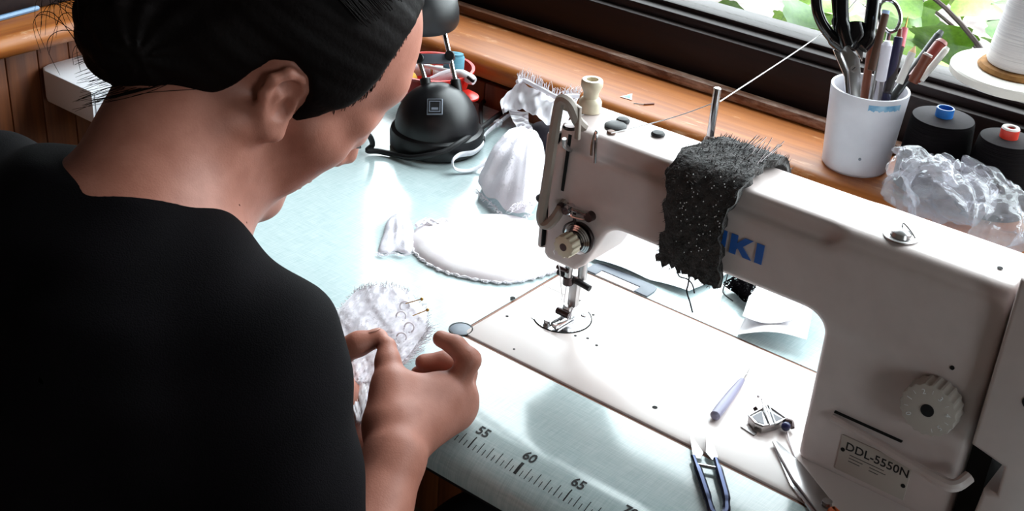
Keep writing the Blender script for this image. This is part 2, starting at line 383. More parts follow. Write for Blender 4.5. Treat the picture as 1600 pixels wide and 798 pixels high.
def sill_prof(front, back, t=.03):
    r = t / 2; p = [(back, SZ)]
    for i in range(9): a = math.pi / 2 + math.pi * i / 8; p.append((front + r + r * math.cos(a), SZ - r + r * math.sin(a)))
    return p + [(back, SZ - t)]
pr = sill_prof(.432, .575)
g = prism([(p[0], p[1]) for p in pr], 0, XR + .79)
g = (np.array([(v[2] - .79, v[0], v[1]) for v in g[0]]), g[1])
struct(obj('trim_1', g, 'sill_wood', smooth=40))
g = prism([(p[0], p[1]) for p in sill_prof(0, .10)], 0, 1.9)
g = (np.array([(-.79 - v[0] - .002, v[2] - 1.335, v[1]) for v in g[0]]), [q[::-1] for q in g[1]])
struct(obj('trim_2', g, 'side_sill_wood', smooth=40))
struct(obj('trim_3', box((-.80, .550, SZ), (XR, .568, SZ + .014), .005), 'worn_strip'))
# window frames
def window(name, along, fixed, a0, a1, z0, z1, bars, out):
    """along: 0 = the panes run along x at y = fixed, 1 = along y at x = fixed; out = +1 / -1 is the outside direction"""
    def bx(a, b, d0, d1, z0, z1, bev=.003):
        lo, hi = sorted((fixed + out * d0, fixed + out * d1))
        return box((a, lo, z0), (b, hi, z1), bev) if along == 0 else box((lo, a, z0), (hi, b, z1), bev)
    c = (a0 + a1) / 2
    w = thing(name, (c, fixed, z0) if along == 0 else (fixed, c, z0), None, None, kind='structure')
    obj('bottom_rail', join(bx(a0, a1, -.025, .05, z0, z0 + .066), bx(a0, a1, -.015, .05, z0 + .0661, z0 + .078), bx(a0, a1, .000, .05, z0 + .0781, z0 + .085)), 'dark_frame', w)
    obj('top_rail', bx(a0, a1, -.025, .05, z1 - .06, z1), 'dark_frame', w)
    for a in (a0, a1 - .05): obj('stile', bx(a, a + .05, -.025, .05, z0 + .0851, z1 - .0601), 'dark_frame', w)
    xs = [a0 + .05] + list(bars) + [a1 - .05]
    for b_ in bars: obj('mullion', bx(b_ - .0045, b_ + .0045, -.01, .03, z0 + .0851, z1 - .0601), 'dark_frame', w)
    for p, q in zip(xs[:-1], xs[1:]):
        obj('pane', bx(p + .0046, q - .0046, .018, .022, z0 + .0851, z1 - .0601, 0), 'glass', w, smooth=0)
    return w
film('glass', (.97, .98, .97, 1))
window('window_1', 0, .60, -.80, 1.55, SZ + .0005, 1.5, (-.60, -.54, .36), 1)
window('fill_window', 1, XR + .04, -1.41, -.69, .2, 1.12, (-1.05,), 1)  # unseen window added in the right wall as fill for the machine front

# ------------------------------------------------------------------ outdoors: ground and a leafy plant under the window
gm = mat('gravel', '#4c4341', .95, col2='#6b605c', scale=9, detail=8)
struct(obj('ground', box((-14, .75, FLOOR - .35), (16, 22, FLOOR - .25)), gm, smooth=0))
struct(obj('ground', box((XR + .15, -10, FLOOR - .35), (16, .74, FLOOR - .25)), gm, smooth=0))
struct(obj('ground', box((-14, -10, FLOOR - .35), (XL - .35, .74, FLOOR - .25)), gm, smooth=0))
leafm = [mat('leaf_lime', '#6d8f28', .5, col2='#84a838', scale=14, trans=0), mat('leaf_green', '#54762a', .5, col2='#688b34', scale=14), mat('leaf_deep', '#40602c', .5, col2='#507035', scale=14)]
mat('branch', '#3a2a26', .8)
def leaf_geo(seed):
    r = random.Random(seed); n = 14; V = [(0, 0, 0)]
    out = []
    for i in range(n + 1):
        t = i / n; w = (math.sin(math.pi * t ** .75)) * .46 * (1 + .10 * math.sin(t * 26)); out.append((w, t, .16 * math.sin(t * 2.6) - .25 * t * t))
    V = []
    for w, t, z in out: V += [(-w, t, z + .22 * w), (-w * .5, t, z + .05 * w), (0, t, z - .02), (w * .5, t, z + .05 * w), (w, t, z + .22 * w)]
    F = [(i * 5 + j, i * 5 + j + 1, i * 5 + j + 6, i * 5 + j + 5) for i in range(n) for j in range(4)]
    return np.array(V), F
pl = thing('leafy_shrub', (.45, 1.1, FLOOR - .25), 'lime green leafy shrub growing outside behind the window pane', 'shrub')
stems = [[(.35, 1.15, FLOOR - .25), (.30, 1.0, -.3), (.2, .95, .0), (.05, 1.0, .12), (-.2, 1.1, .16)], [(.5, 1.2, FLOOR - .25), (.5, 1.05, -.3), (.45, .95, .02), (.33, .92, .14), (.2, .98, .22)],
         [(.6, 1.2, FLOOR - .25), (.62, 1.1, -.2), (.6, .98, .06), (.55, .93, .17), (.45, .9, .24)], [(.45, 1.2, FLOOR - .25), (.35, 1.2, -.3), (.1, 1.25, -.05), (-.15, 1.3, .06)], [(.7, 1.3, FLOOR - .25), (.8, 1.2, -.1), (.8, 1.0, .12)]]
for s in stems: obj('branch', tube(smooth_path(s, 6), [.007 * (1 - .7 * i / (6 * (len(s) - 1))) for i in range(6 * (len(s) - 1) + 1)], 6), 'branch', pl)
LM = []
for k in range(3):
    v, f = leaf_geo(k); me = bpy.data.meshes.new('leaf'); me.from_pydata(v.tolist(), [], f); me.polygons.foreach_set('use_smooth', [True] * len(f)); me.materials.append(leafm[k]); LM.append(me)
r1 = random.Random(3)
for k in range(290):
    if k % 3: p = smooth_path(stems[k % 5][1:], 10); p = np.array(p[int((.25 + .75 * r1.random()) * (len(p) - 1))]) + np.array([r1.uniform(-.16, .16), r1.uniform(-.10, .25), r1.uniform(-.18, .04)])
    else: p = np.array((r1.uniform(-.55, .75), r1.uniform(1.0, 1.7), r1.uniform(-.35, .02)))
    o = bpy.data.objects.new('leaf', LM[r1.choice((0, 0, 1, 1, 2))]); COL.objects.link(o); o.parent = pl
    p[1] = max(p[1], .80); p[2] = min(p[2], .17)
    o.location = p - ORG['leafy_shrub']; sc = r1.uniform(.08, .13); o.scale = (sc, sc, sc)
    o.rotation_euler = (r1.uniform(-.5, .9), r1.uniform(-.5, .5), r1.uniform(0, 6.28))

# ------------------------------------------------------------------ sewing table
TX0, TX1 = -.47, .86
tb = thing('sewing_table', (.2, .15, FLOOR), 'mint green laminate sewing table with a printed ruler along its front', 'table')
edge = [(-.078, 0), (-.090, -.0006), (-.102, -.0024), (-.114, -.0055), (-.125, -.0105), (-.134, -.018), (-.139, -.027), (-.139, -.036), (-.133, -.042)]
prof = [(-.004, 0)] + edge + [(-.004, -.042)]
def xprism(prof, x0, x1): 
    g = prism([(p[0], p[1]) for p in prof], x0, x1); return np.array([(v[2], v[0], v[1]) for v in g[0]]), g[1]
BX0, BX1, BY0, BY1 = 0.0, .54, 0.0, .178
top = join(xprism(prof, TX0, TX1), box((TX0, BY1 + .004, -.042), (TX1, .452, 0)), box((TX0, -.004, -.042), (BX0 - .004, BY1 + .004, 0)), box((BX1 + .004, -.004, -.042), (TX1, BY1 + .004, 0)))
tt = obj('tabletop', top, 'mint', tb, smooth=30)
def on_edge(s):
    """a point on the rolled front edge at arc length s in front of y = -.078, with its normal"""
    P = [np.array((0, *e)) for e in edge]; d = 0
    for a, b in zip(P[:-1], P[1:]):
        l = np.linalg.norm(b - a)
        if s <= d + l: 
            t = (b - a) / l; n = np.array((0, -t[2], t[1])); n = n if n[2] > 0 else -n; return a + t * (s - d), n, t
        d += l
    t = (P[-1] - P[-2]) / np.linalg.norm(P[-1] - P[-2]); n = np.array((0, -t[2], t[1])); return P[-1], (n if n[2] > 0 else -n), t
RX0 = .1111 - .55
marks = []
def mark(x, w, s0, s1):
    k = 3; V = []
    for i in range(k + 1):
        p, n, t = on_edge(s0 + (s1 - s0) * i / k); p = p + n * .0002
        V += [(x - w / 2, p[1], p[2]), (x + w / 2, p[1], p[2])]
    return np.array(V), [(2 * i, 2 * i + 1, 2 * i + 3, 2 * i + 2) for i in range(k)]
for i in range(0, 251):
    x = RX0 + i * .005
    if x < TX0 + .005 or x > TX1 - .005: continue
    if i % 10 == 0: marks.append(mark(x, .0030 if i % 20 == 0 and (i // 20) % 3 == 0 else .0013, .0330, .0455))
    elif i % 2 == 0: marks.append(mark(x, .0008, .0345, .0455))
    else: marks.append(mark(x, .0007, .0395, .0455))
obj('ruler_scale', join(*marks), 'ink', tb, smooth=0)
for v in range(5, 126, 5):
    x = RX0 + v * .01
    if x < TX0 + .01 or x > TX1 - .01: continue
    g = text_geo(str(v), .0125, .0001, .00022); p, n, t = on_edge(.0255)
    obj('ruler_number', moved(g, frame(p + n * .0003 + np.array((x + .001, 0, 0)), n, (1, 0, 0))), 'ink', tb, smooth=0)
obj('apron', box((TX0 + .03, -.09, -.09), (TX1 - .03, -.075, -.0425)), 'under_metal', tb)
for x in (TX0 + .06, TX1 - .10): obj('leg', join(box((x, .10, FLOOR + .031), (x + .04, .16, -.0425), .004), box((x, -.08, FLOOR), (x + .04, .40, FLOOR + .03), .004)), 'under_metal', tb)
# gasket round the machine cut-out and the hinge pockets
def ring(x0, x1, y0, y1, w, z0, z1):
    return join(box((x0 - w, y0 - w, z0), (x1 + w, y0, z1)), box((x0 - w, y1, z0), (x1 + w, y1 + w, z1)), box((x0 - w, y0, z0), (x0, y1, z1)), box((x1, y0, z0), (x1 + w, y1, z1)))
obj('gasket', ring(BX0 - .0005, BX1 + .0005, BY0 - .0005, BY1 + .0005, .0033, -.03, -.0006), 'red_gasket', tb, smooth=0)
obj('corner_cushion', shift(lathe([(.0105, -.01), (.0105, .0006), (.0095, .0011), (.002, .0011)], 28), (-.005, .0035, 0)), 'grey_plastic', tb)
obj('cushion_rim', shift(lathe([(.0105, 0), (.0117, 0), (.0117, .0012), (.0105, .0012), (.0105, 0)], 28, False), (-.005, .0035, 0)), 'ink', tb)
for hx in (0.012, .30):
    w = .078; U = [(hx, .1822), (hx, .196), (hx + .002, .2035), (hx + .008, .2065), (hx + w - .008, .2065), (hx + w - .002, .2035), (hx + w, .196), (hx + w, .1822), (hx + w - .016, .1822), (hx + w - .016, .1935), (hx + .014, .1935), (hx + .014, .1822)]
    obj('hinge_pocket', prism(U, .0001, .0016, .0005), 'grey_plastic', tb)
    obj('hinge_leaf', box((hx + .0145, .1822, .0001), (hx + w - .0165, .193, .0009)), 'enamel_bed', tb)

# ------------------------------------------------------------------ sewing machine
sm = thing('sewing_machine', (.27, .09, 0), 'cream industrial sewing machine set into the mint table', 'sewing machine')
def rrect(x0, x1, y0, y1, r, n=5):
    P = []
    for cx, cy, a0 in ((x1 - r, y1 - r, 0), (x0 + r, y1 - r, 90), (x0 + r, y0 + r, 180), (x1 - r, y0 + r, 270)):
        for i in range(n + 1): a = math.radians(a0 + 90 * i / n); P.append((cx + r * math.cos(a), cy + r * math.sin(a)))
    return P
def xz(g, y=0.0, out=-1):
    """a prism drawn in x,z: its height runs towards the operator from y"""
    return np.stack([g[0][:, 0], y + out * g[0][:, 2], g[0][:, 1]], 1), ([q[::-1] for q in g[1]] if out < 0 else g[1])
bed = obj('bed', prism(rrect(BX0, BX1, BY0, BY1, .008), -.045, .0012, .001), 'enamel_bed', sm)
obj('oil_pan', box((.01, .012, -.12), (.53, .166, -.0452), .01), 'under_metal', sm)
# casting
AF = .047
pr = [P_box((.050, AF, .139), (.4585, .117, .199), .008, .004), P_box((.050, AF + .010, .150), (.4585, .118, .217), .006, .004),
      P_box((.327, AF + .002, -.002), (.4585, .118, .205), .009, .022),
      P_poly([(.050, .165), (.050, .088), (.056, .083), (.086, .083), (.096, .092), (.125, .150), (.125, .165)], 1, AF, .116, .006, .012)]
def clip(p, d):
    for q in (AF - p[:, 1], p[:, 2] - .217, p[:, 0] - .4585, p[:, 1] - .118, .0495 - p[:, 0]): d = -smin(-d, -q, .004)
    return d
obj('casting', nets(pr, [], (.04, .035, -.01), (.47, .13, .23), .0019, clip), 'enamel', sm, smooth=180)
# face plate with its dark seam, on the end
obj('face_plate', box((.0415, AF + .003, .090), (.0492, .113, .206), .003), 'enamel', sm)
obj('face_seam', box((.0490, AF - .0004, .095), (.0503, .100, .204)), 'hole', sm, smooth=0)
obj('lever_slot', xz(prism([(.0655, .158), (.0685, .158), (.0715, .213), (.068, .213)], 0, .0006), AF + .0002), 'hole', sm, smooth=0)
# take-up guard: a bent bar in front of the slot
Y = .034
bar = smooth_path([(.077, AF + .008, .2205), (.077, AF - .003, .2300), (.0735, Y + .002, .246), (.066, Y, .248), (.063, Y, .235), (.060, Y, .19), (.057, Y, .15), (.0555, Y, .135), (.058, Y, .127), (.064, Y, .128), (.069, Y + .003, .136), (.070, AF - .002, .145), (.070, AF + .004, .147)], 6)
obj('take_up_guard', tube(bar, .0048, 8, flat=1.0), 'guard_grey', sm)
obj('guard_plate', xz(prism([(.0615, .236), (.070, .247), (.0815, .243), (.083, .214), (.0785, .214), (.0765, .236)], 0, .004, .001), Y + .010), 'guard_grey', sm)
obj('take_up_lever', tube([(.069, AF + .012, .19), (.0695, Y + .006, .205), (.07, Y + .004, .212)], .0022, 8), 'steel', sm)
def yscrew(name, x, z, r, d, m, y=AF, parent=sm):
    return obj(name, cyl((x, y + .002, z), (x, y - d, z), r, r * .9, 18), m, parent)
yscrew('face_screw', .0445, .143, .0042, .003, 'rubber')
# thread guide above the tension dial
obj('thread_guide', join(tube(smooth_path([(.074, AF - .003, .147), (.083, AF - .007, .1485), (.094, AF - .005, .148), (.100, AF - .003, .147)], 6), .0022, 8), tube(smooth_path([(.074, AF - .004, .1425), (.084, AF - .009, .143), (.094, AF - .006, .1425), (.100, AF - .003, .1435)], 6), .0016, 8), cyl((.079, AF + .002, .146), (.079, AF - .011, .146), .0042, .0038)), 'chrome', sm)
yscrew('guide_screw', .1005, .1455, .0048, .006, 'dark_steel')
yscrew('guide_stud', .0705, .1455, .004, .007, 'dark_steel')
# tension assembly
tx, tz = .0915, .1205
ta = obj('tension_disc', join(cyl((tx, AF + .001, tz), (tx, AF - .003, tz), .0150, n=32, bev=.001), cyl((tx, AF - .0031, tz), (tx, AF - .006, tz), .0125, n=32, bev=.001)), 'dark_steel', sm)
obj('disc_ring', join(*[moved(lathe([(r, 0), (r + .0012, .0005), (r, .0012)], 32, False), frame((tx, AF - .006 - .0012 * i, tz), (0, -1, 0))) for i, r in enumerate((.0128, .0115, .0100))]), 'chrome', ta)
obj('tension_spring', tube([(tx + .0068 * math.cos(a), AF - .007 - .0006 * a, tz + .0068 * math.sin(a)) for a in np.arange(0, 18, .3)], .0007, 6), 'steel', ta)
obj('tension_post', cyl((tx, AF, tz), (tx, AF - .022, tz), .004), 'steel', ta)
kn = []
for i in range(48):
    a = 2 * math.pi * i / 48; r = .0108 if (i % 4) < 2 else .0098; kn.append((r * math.cos(a), r * math.sin(a)))
obj('tension_knob', moved(prism(kn, .014, .0265, .0008), frame((tx, AF, tz), (0, -1, 0))), 'enamel_cream', sm, smooth=25)
obj('knob_hole', cyl((tx, AF - .0263, tz), (tx, AF - .0269, tz), .0036), 'dark_steel', sm)
obj('check_spring', tube(smooth_path([(tx - .013, AF - .004, tz - .006), (tx - .016, AF - .005, tz + .002), (tx - .013, AF - .006, tz + .010), (tx - .006, AF - .006, tz + .016)], 5), .0009, 6), 'dark_steel', sm)
obj('guide_post', cyl((.0845, AF - .004, .145), (.0865, AF - .004, .131), .0016), 'dark_steel', sm)
# presser bar, needle bar, foot
nx, ny = .0545, .083
obj('needle_bar', cyl((nx + .004, ny, .095), (nx + .004, ny, .046), .0036), 'steel', sm)
obj('needle_clamp', join(cyl((nx + .004, ny, .052), (nx + .004, ny, .043), .005, n=16, bev=.001), cyl((nx - .007, ny - .004, .060), (nx + .006, ny - .004, .060), .0022)), 'dark_steel', sm)
obj('needle', cyl((nx + .003, ny, .044), (nx + .001, ny, .003), .0008, .0004, 8), 'chrome', sm)
obj('presser_bar', cyl((nx + .0135, ny + .009, .095), (nx + .0135, ny + .009, .050), .0045), 'steel', sm)
pf = obj('presser_foot', join(box((nx + .003, ny + .003, .018), (nx + .013, ny + .011, .053), .002), box((nx + .001, ny - .002, .0085), (nx + .010, ny + .008, .020), .002),
     box((nx - .007, ny - .016, .0022), (nx - .0012, ny + .012, .0048), .001), box((nx + .0032, ny - .016, .0022), (nx + .009, ny + .012, .0048), .001), box((nx - .007, ny + .004, .0046), (nx + .009, ny + .012, .0066), .001),
     box((nx - .007, ny - .0195, .0030), (nx - .0012, ny - .0155, .0075), .001), box((nx + .0032, ny - .0195, .0030), (nx + .009, ny - .0155, .0075), .001)), 'steel', sm)
obj('foot_screw', join(cyl((nx - .006, ny + .004, .0505), (nx + .027, ny + .004, .0465), .0031), cyl((nx - .010, ny + .004, .0510), (nx - .003, ny + .004, .0505), .0042)), 'rubber', sm)
obj('hinge_pin', cyl((nx - .003, ny - .003, .013), (nx + .012, ny - .003, .013), .0036), 'dark_steel', sm)
obj('finger_guard', tube(smooth_path([(nx + .012, ny, .02), (nx + .015, ny - .012, .012), (nx + .004, ny - .02, .006), (nx - .006, ny - .014, .008)], 6), .0007, 6), 'chrome', sm)
obj('needle_thread', tube([(tx - .012, AF - .006, tz - .008), (.066, AF - .004, .098), (nx + .001, ny - .012, .065), (nx + .001, ny - .003, .03), (nx + .001, ny - .002, .004)], .0004, 5), 'white_thread', sm)
# needle plate: a plate rounded on the right, on the bed
pc = (.0525, .0885); R = .0285
pts = [(pc[0] - .022, pc[1] - .022)] + [(pc[0] + R * math.cos(math.radians(a)), pc[1] + R * math.sin(math.radians(a))) for a in range(-128, 70, 8)] + [(pc[0] + .006, pc[1] + R * .98), (pc[0] - .022, pc[1] + .025)]
npl = obj('needle_plate', prism(pts, .00125, .0018), 'chrome', sm, smooth=0)
obj('plate_joint', tube([(p[0], p[1], .0015) for p in pts[1:-2]], .0008, 5), 'hole', npl)
for x, y in ((.0502, .0653), (.0660, .1060)): 
    o = obj('plate_screw', shift(lathe([(.0034, 0), (.0034, .0006), (.0026, .0011), (.0001, .0011)], 16), (x, y, .0018)), 'steel', npl); obj('screw_slot', box((x - .003, y - .0004, .0028), (x + .003, y + .0004, .00305)), 'hole', npl, smooth=0)
obj('needle_hole', shift(lathe([(.0016, 0), (.0016, .0002)], 12), (nx + .001, ny, .0018)), 'hole', npl)
obj('slide_joint', join(box((.0005, .1250, .0011), (.028, .1256, .00135))), 'dark_steel', sm, smooth=0)
for x, y, rr in ((.0790, .0795, .0016), (.0815, .0705, .0014), (.0125, .112 - .06, .0016), (.0715, .114, .0014)): obj('bed_screw', shift(lathe([(rr, 0), (rr, .0002)], 12), (x, y, .0012)), 'hole', sm)
h = AZ(803, 546); 
for px, py, rr in ((803, 547, .0012), (918, 530, .0015), (932, 541, .0015), (1023, 638, .0024), (801, 467, .0028), (905, 471, .0014)):
    q = AZ(px, py); obj('bed_hole', shift(lathe([(rr, 0), (rr, .0002)], 14), (q[0], q[1], .0012)), 'hole', sm)
# top fittings
def topcap(px, py, r, hgt, m, name='oil_cap'):
    q = AZ(px, py, .217); return obj(name, shift(lathe([(r, 0), (r, hgt * .4), (r * .8, hgt * .85), (r * .3, hgt), (.0001, hgt)], 22), (q[0], q[1], .2168)), m, sm)
topcap(962, 197, .0100, .003, 'rubber'); topcap(973, 190, .0062, .004, 'rubber'); topcap(1028, 210, .0062, .003, 'rubber'); topcap(955, 207, .0040, .002, 'gasket'); topcap(890, 200, .006, .003, 'dark_steel')
q = AZ(921, 172, .217)
obj('pressure_knob', shift(lathe([(.0105, 0), (.0105, .009), (.009, .0115), (.0068, .013), (.0068, .017), (.0085, .021), (.0098, .024), (.0098, .0285), (.009, .0300), (.0056, .0300), (.0056, .024), (.0001, .024)], 32), (q[0], q[1], .2165)), 'enamel_cream', sm)
hook = [(.0995, AF - .002, .197), (.0995, AF - .004, .215), (.0985, AF - .003, .2245), (.0965, AF - .001, .2245), (.0955, AF - .003, .215), (.0955, AF - .003, .203)]
obj('top_thread_hook', tube(smooth_path(hook, 6), .0014, 8), 'chrome', sm)
# thread pin on the back of the arm
q = AZ(1108, 224, .217)
obj('thread_pin', join(cyl((q[0], q[1], .216), (q[0], q[1], .268), .0032, n=14, bev=.0006)), 'chrome', sm)
obj('pin_collar', shift(lathe([(.005, 0), (.005, .005), (.0035, .007), (.0033, .008)], 16), (q[0], q[1], .2165)), 'enamel', sm)
PIN = np.array((q[0], q[1], .257))
# oil window on top at the right
q = AZ(1408, 369, .217)
ow = obj('oil_window', shift(lathe([(.0135, 0), (.0135, .0012), (.0122, .0018), (.0100, .0012), (.0088, .0012), (.0078, .0045), (.0045, .0068), (.0001, .0072)], 32), (q[0], q[1], .2168)), 'steel', sm)
obj('window_wire', tube(smooth_path([(q[0] - .002, q[1] + .006, .219), (q[0] - .001, q[1] + .002, .2270), (q[0] + .006, q[1] + .001, .2235), (q[0] + .011, q[1], .2195)], 5), .0007, 6), 'steel', ow)
q = AZ(1560, 428, .212); obj('top_hole', shift(lathe([(.0022, 0), (.0022, .0003)], 12), (q[0], q[1], .2171)), 'hole', sm)
yscrew('front_pin', .432, .1410, .0020, .0005, 'hole')
# stitch dial
dx, dz = .4270, .108; DY = AF + .002
kn = []
for i in range(80):
    a = 2 * math.pi * i / 80; r = .0222 if (i % 4) < 2 else .0212; kn.append((r * math.cos(a), r * math.sin(a)))
dl = obj('stitch_dial', moved(join(prism(kn, .002, .0185, .0012), ), frame((dx, DY, dz), (0, -1, 0), (1, 0, 0))), 'plate_grey', sm, smooth=25)
obj('dial_hub', cyl((dx, DY - .0183, dz), (dx, DY - .0192, dz), .0052), 'hole', dl)
for i, ch in enumerate('0 1 2 3 4 5'.split()):
    a = math.radians(215 - i * 51)
    px_, pz_ = dx - .0155 * math.cos(a) * -1, dz + .0155 * math.sin(a)
    obj('dial_number', moved(text_geo(ch, .0062, .0001), frame((px_, DY - .0187, pz_), (0, -1, 0), (math.sin(a), 0, -math.cos(a)))), 'white_plastic', dl, smooth=0)
    a2 = a - math.radians(25)
    obj('dial_tick', moved(box((-.0002, -.0016, 0), (.0002, .0016, .0001)), frame((dx + .0165 * math.cos(a2), DY - .0187, dz + .0165 * math.sin(a2)), (0, -1, 0), (math.sin(a2), 0, -math.cos(a2)))), 'white_plastic', dl, smooth=0)
# reverse lever and model plate
obj('reverse_lever', tube(smooth_path([(.352, AF - .001, .0555), (.385, AF - .006, .0550), (.42, AF - .012, .0545), (.452, AF - .017, .0540), (.462, AF - .016, .0560), (.467, AF - .006, .0610)], 6), [.0035] * 8 + [.0042] * 8 + [.0052] * 15, 10), 'enamel', sm)
obj('lever_groove', box((.352, AF - .0005, .0598), (.41, AF + .003, .0608)), 'hole', sm, smooth=0)
mp_ = obj('model_plate', box((.3625, AF + .0012, .008), (.4225, AF + .003, .0425), .0004), 'plate_grey', sm)
obj('plate_text', moved(text_geo('DDL-5550N', .0108, .0001, .00012), frame((.3945, AF + .0011, .0335), (0, -1, 0), (1, 0, 0))), 'ink', mp_, smooth=0)
obj('plate_line', join(*[box((.372 + .0, AF + .0011, z), (.372 + w, AF + .00125, z + .0006)) for z, w in ((.0265, .030), (.0235, .012), (.0205, .010))], *[box((.390, AF + .0011, z), (.390 + w, AF + .00125, z + .0006)) for z, w in ((.0235, .014), (.0205, .008))]), 'under_metal', mp_, smooth=0)
for x, z in ((.3655, .0290), (.4195, .0215)): yscrew('plate_rivet', x, z, .0021, .0, 'hole', AF + .001, mp_)
# maker's letters on the arm: drawn as blocks
def letters():
    out = []; z0, z1 = .1625, .1800; H = z1 - z0
    def poly(P): out.append(P)
    x = .1985; poly([(x, 0), (x + .008, 0), (x + .014, .2), (x + .014, 1), (x + .0075, 1), (x + .0075, .32), (x, .32)])
    x = .2165; poly([(x, 1), (x, .18), (x + .003, 0), (x + .013, 0), (x + .016, .18), (x + .016, 1), (x + .0105, 1), (x + .0105, .3), (x + .0055, .3), (x + .0055, 1)])
    x = .2365; poly([(x, 0), (x, 1), (x + .006, 1), (x + .006, .62), (x + .0125, 1), (x + .020, 1), (x + .0115, .52), (x + .0205, 0), (x + .013, 0), (x + .0075, .36), (x + .006, .28), (x + .006, 0)])
    x = .2600; poly([(x, 0), (x, 1), (x + .0066, 1), (x + .0066, 0)])
    return [[(a, z0 + b * H) for a, b in P] for P in out]
for P in letters():
    g = prism(P, 0, .0006); g = (np.stack([g[0][:, 0], AF - g[0][:, 2] + .0002, g[0][:, 1]], 1), [q[::-1] for q in g[1]])
    obj('logo_letter', g, 'blue_print', sm, smooth=0)
# belt cover on the right end
pts = [(.4625, .235), (.4625, .092), (.489, .085), (.490, .0605), (.4800, .0585), (.4760, -.002), (.545, -.002), (.545, .235)]
g = prism(pts, .035, .128, .004, 3); g = (np.stack([g[0][:, 0], g[0][:, 2], g[0][:, 1]], 1), [q[::-1] for q in g[1]])
obj('belt_cover', g, 'enamel', sm, smooth=40)
obj('cover_recess', box((.4590, .06, -.001), (.4750, .115, .21)), 'hole', sm, smooth=0)
sl = [(.4990 + .0055 * math.cos(t) + (.0055 if math.cos(t) > 0 else -.0055), .1455 + .0055 * math.sin(t)) for t in np.linspace(0, 2 * math.pi, 25)[:-1]]
g = prism(sl, .0343, .0352); g = (np.stack([g[0][:, 0], g[0][:, 2], g[0][:, 1]], 1), [q[::-1] for q in g[1]])
obj('cover_slot', g, 'hole', sm, smooth=0)
# ------------------------------------------------------------------ white box on the side wall, pencil on its sill
mat('wall_box_white', '#f4f4fa', .4)
g = prism([(XL + .0005, .122), (XL + .006, .110), (XL + .018, .104), (-.727, .104), (-.727, .44), (XL + .0005, .44)], -.046, 0, .003)
wbx = thing('wall_box', (-.79, .27, -.046), 'white plastic box fixed to the panelled wall under the sill', 'box')
obj('housing', g, 'wall_box_white', wbx)
obj('end_cap', box((-.7268, .108, -.042), (-.7255, .436, -.003), .0005), 'wall_box_white', wbx)
a = AZ(-18, 33, SZ + .004); b = AZ(60, 12, SZ + .004)
pn = thing('blue_pencil', (a + b) / 2 - np.array((0, 0, .004)), 'light blue pencil lying on the sill of the panelled side wall', 'pencil')
mat('pencil_blue', '#6f93b8', .4); mat('pencil_wood', '#c9a27a', .7)
def hexrod(a, b, r, name, m, p): return obj(name, cyl(a, b, r, n=6), m, p, smooth=0)
hexrod(a, a + (b - a) * .97, .0036, 'shaft', 'pencil_blue', pn); obj('end', cyl(a + (b - a) * .97, b, .0034, .003, 6), 'pencil_blue', pn)

# ------------------------------------------------------------------ desk lamp
LC = np.array((-.307, .308, 0))
lp = thing('desk_lamp', LC, 'black folding desk lamp with domed base and twin chrome rods', 'lamp')
mat('lamp_black', '#121114', .38, bump=.05, bscale=1500, scale=1500)
obj('base', shift(lathe([(.054, 0), (.0575, .003), (.0580, .018), (.0565, .0235), (.0525, .0255)] + [(.0520 * math.cos(math.radians(t)), .026 + .054 * math.sin(math.radians(t))) for t in range(0, 90, 6)] + [(.0001, .080)], 64), LC), 'lamp_black', lp)
em = AD(680, 172, 1.535)
n = em - (LC + np.array((0, 0, .026))); n /= np.linalg.norm(n); em = LC + np.array((0, 0, .026)) + n * .0535
Fm = frame(em, n, RT)
obj('emblem', moved(box((-.0095, -.0105, -.002), (.0095, .0105, .0008), .0008), Fm), 'grey_plastic', lp)
obj('emblem_window', moved(join(box((-.0082, -.0092, .0008), (.0082, .0092, .0010)),), Fm), 'lamp_black', lp)
obj('emblem_mark', moved(join(box((-.0068, .0062, .0010), (.0068, .0072, .0012)), box((-.0068, -.0072, .001), (.0068, -.0062, .0012)), box((-.0068, -.0062, .001), (-.0058, .0062, .0012)), box((.0058, -.0062, .001), (.0068, .0062, .0012)), box((-.004, -.0045, .001), (.004, -.0015, .0012))), Fm), 'grey_plastic', lp)
D = 1.565
sL, sR = AD(667, 142, D), AD(715, 146, D)
for s, t in ((sL, AD(664, 122, D)), (sR, AD(711, 124, D))): obj('socket', cyl(s - (t - s) * .4, t, .0065, n=18, bev=.001), 'black_plastic', lp)
jL, jR = AD(655, 92, D), AD(703, 88, D)
obj('rod', join(cyl(AD(664, 124, D), jL, .0031)), 'chrome', lp)
obj('rod', join(cyl(AD(711.5, 126, D), AD(692, 40, D), .0031)), 'chrome', lp)
obj('cross_bar', moved(box((-.001, -.004, -.006), (float(np.linalg.norm(jR - jL)) + .001, .004, .006), .001), frame(jL, UP, jR - jL)), 'grey_plastic', lp)
for j in (jL, jR): obj('joint', cyl(j - FW * .008, j + FW * .008, .0062, n=16, bev=.001), 'black_plastic', lp)
hc = AD(652, 30, D); hup = np.array((.10, -.05, 1.0)); 
obj('shade', moved(lathe([(.0485, .004), (.050, 0), (.0515, .004), (.050, .018), (.046, .032), (.038, .046), (.024, .056), (.0001, .060), (.0001, .056), (.023, .052), (.036, .043), (.0435, .031), (.0475, .017)], 48, False), frame(hc, hup)), 'lamp_black', lp)
obj('bulb', moved(lathe([(.0001, .012), (.010, .015), (.014, .024), (.010, .036), (.008, .05), (.0001, .05)], 20), frame(hc, hup)), 'white_plastic', lp)
hk = AD(692, 40, D); obj('shade_arm', cyl(hk, hc + hup * .03, .004), 'black_plastic', lp)
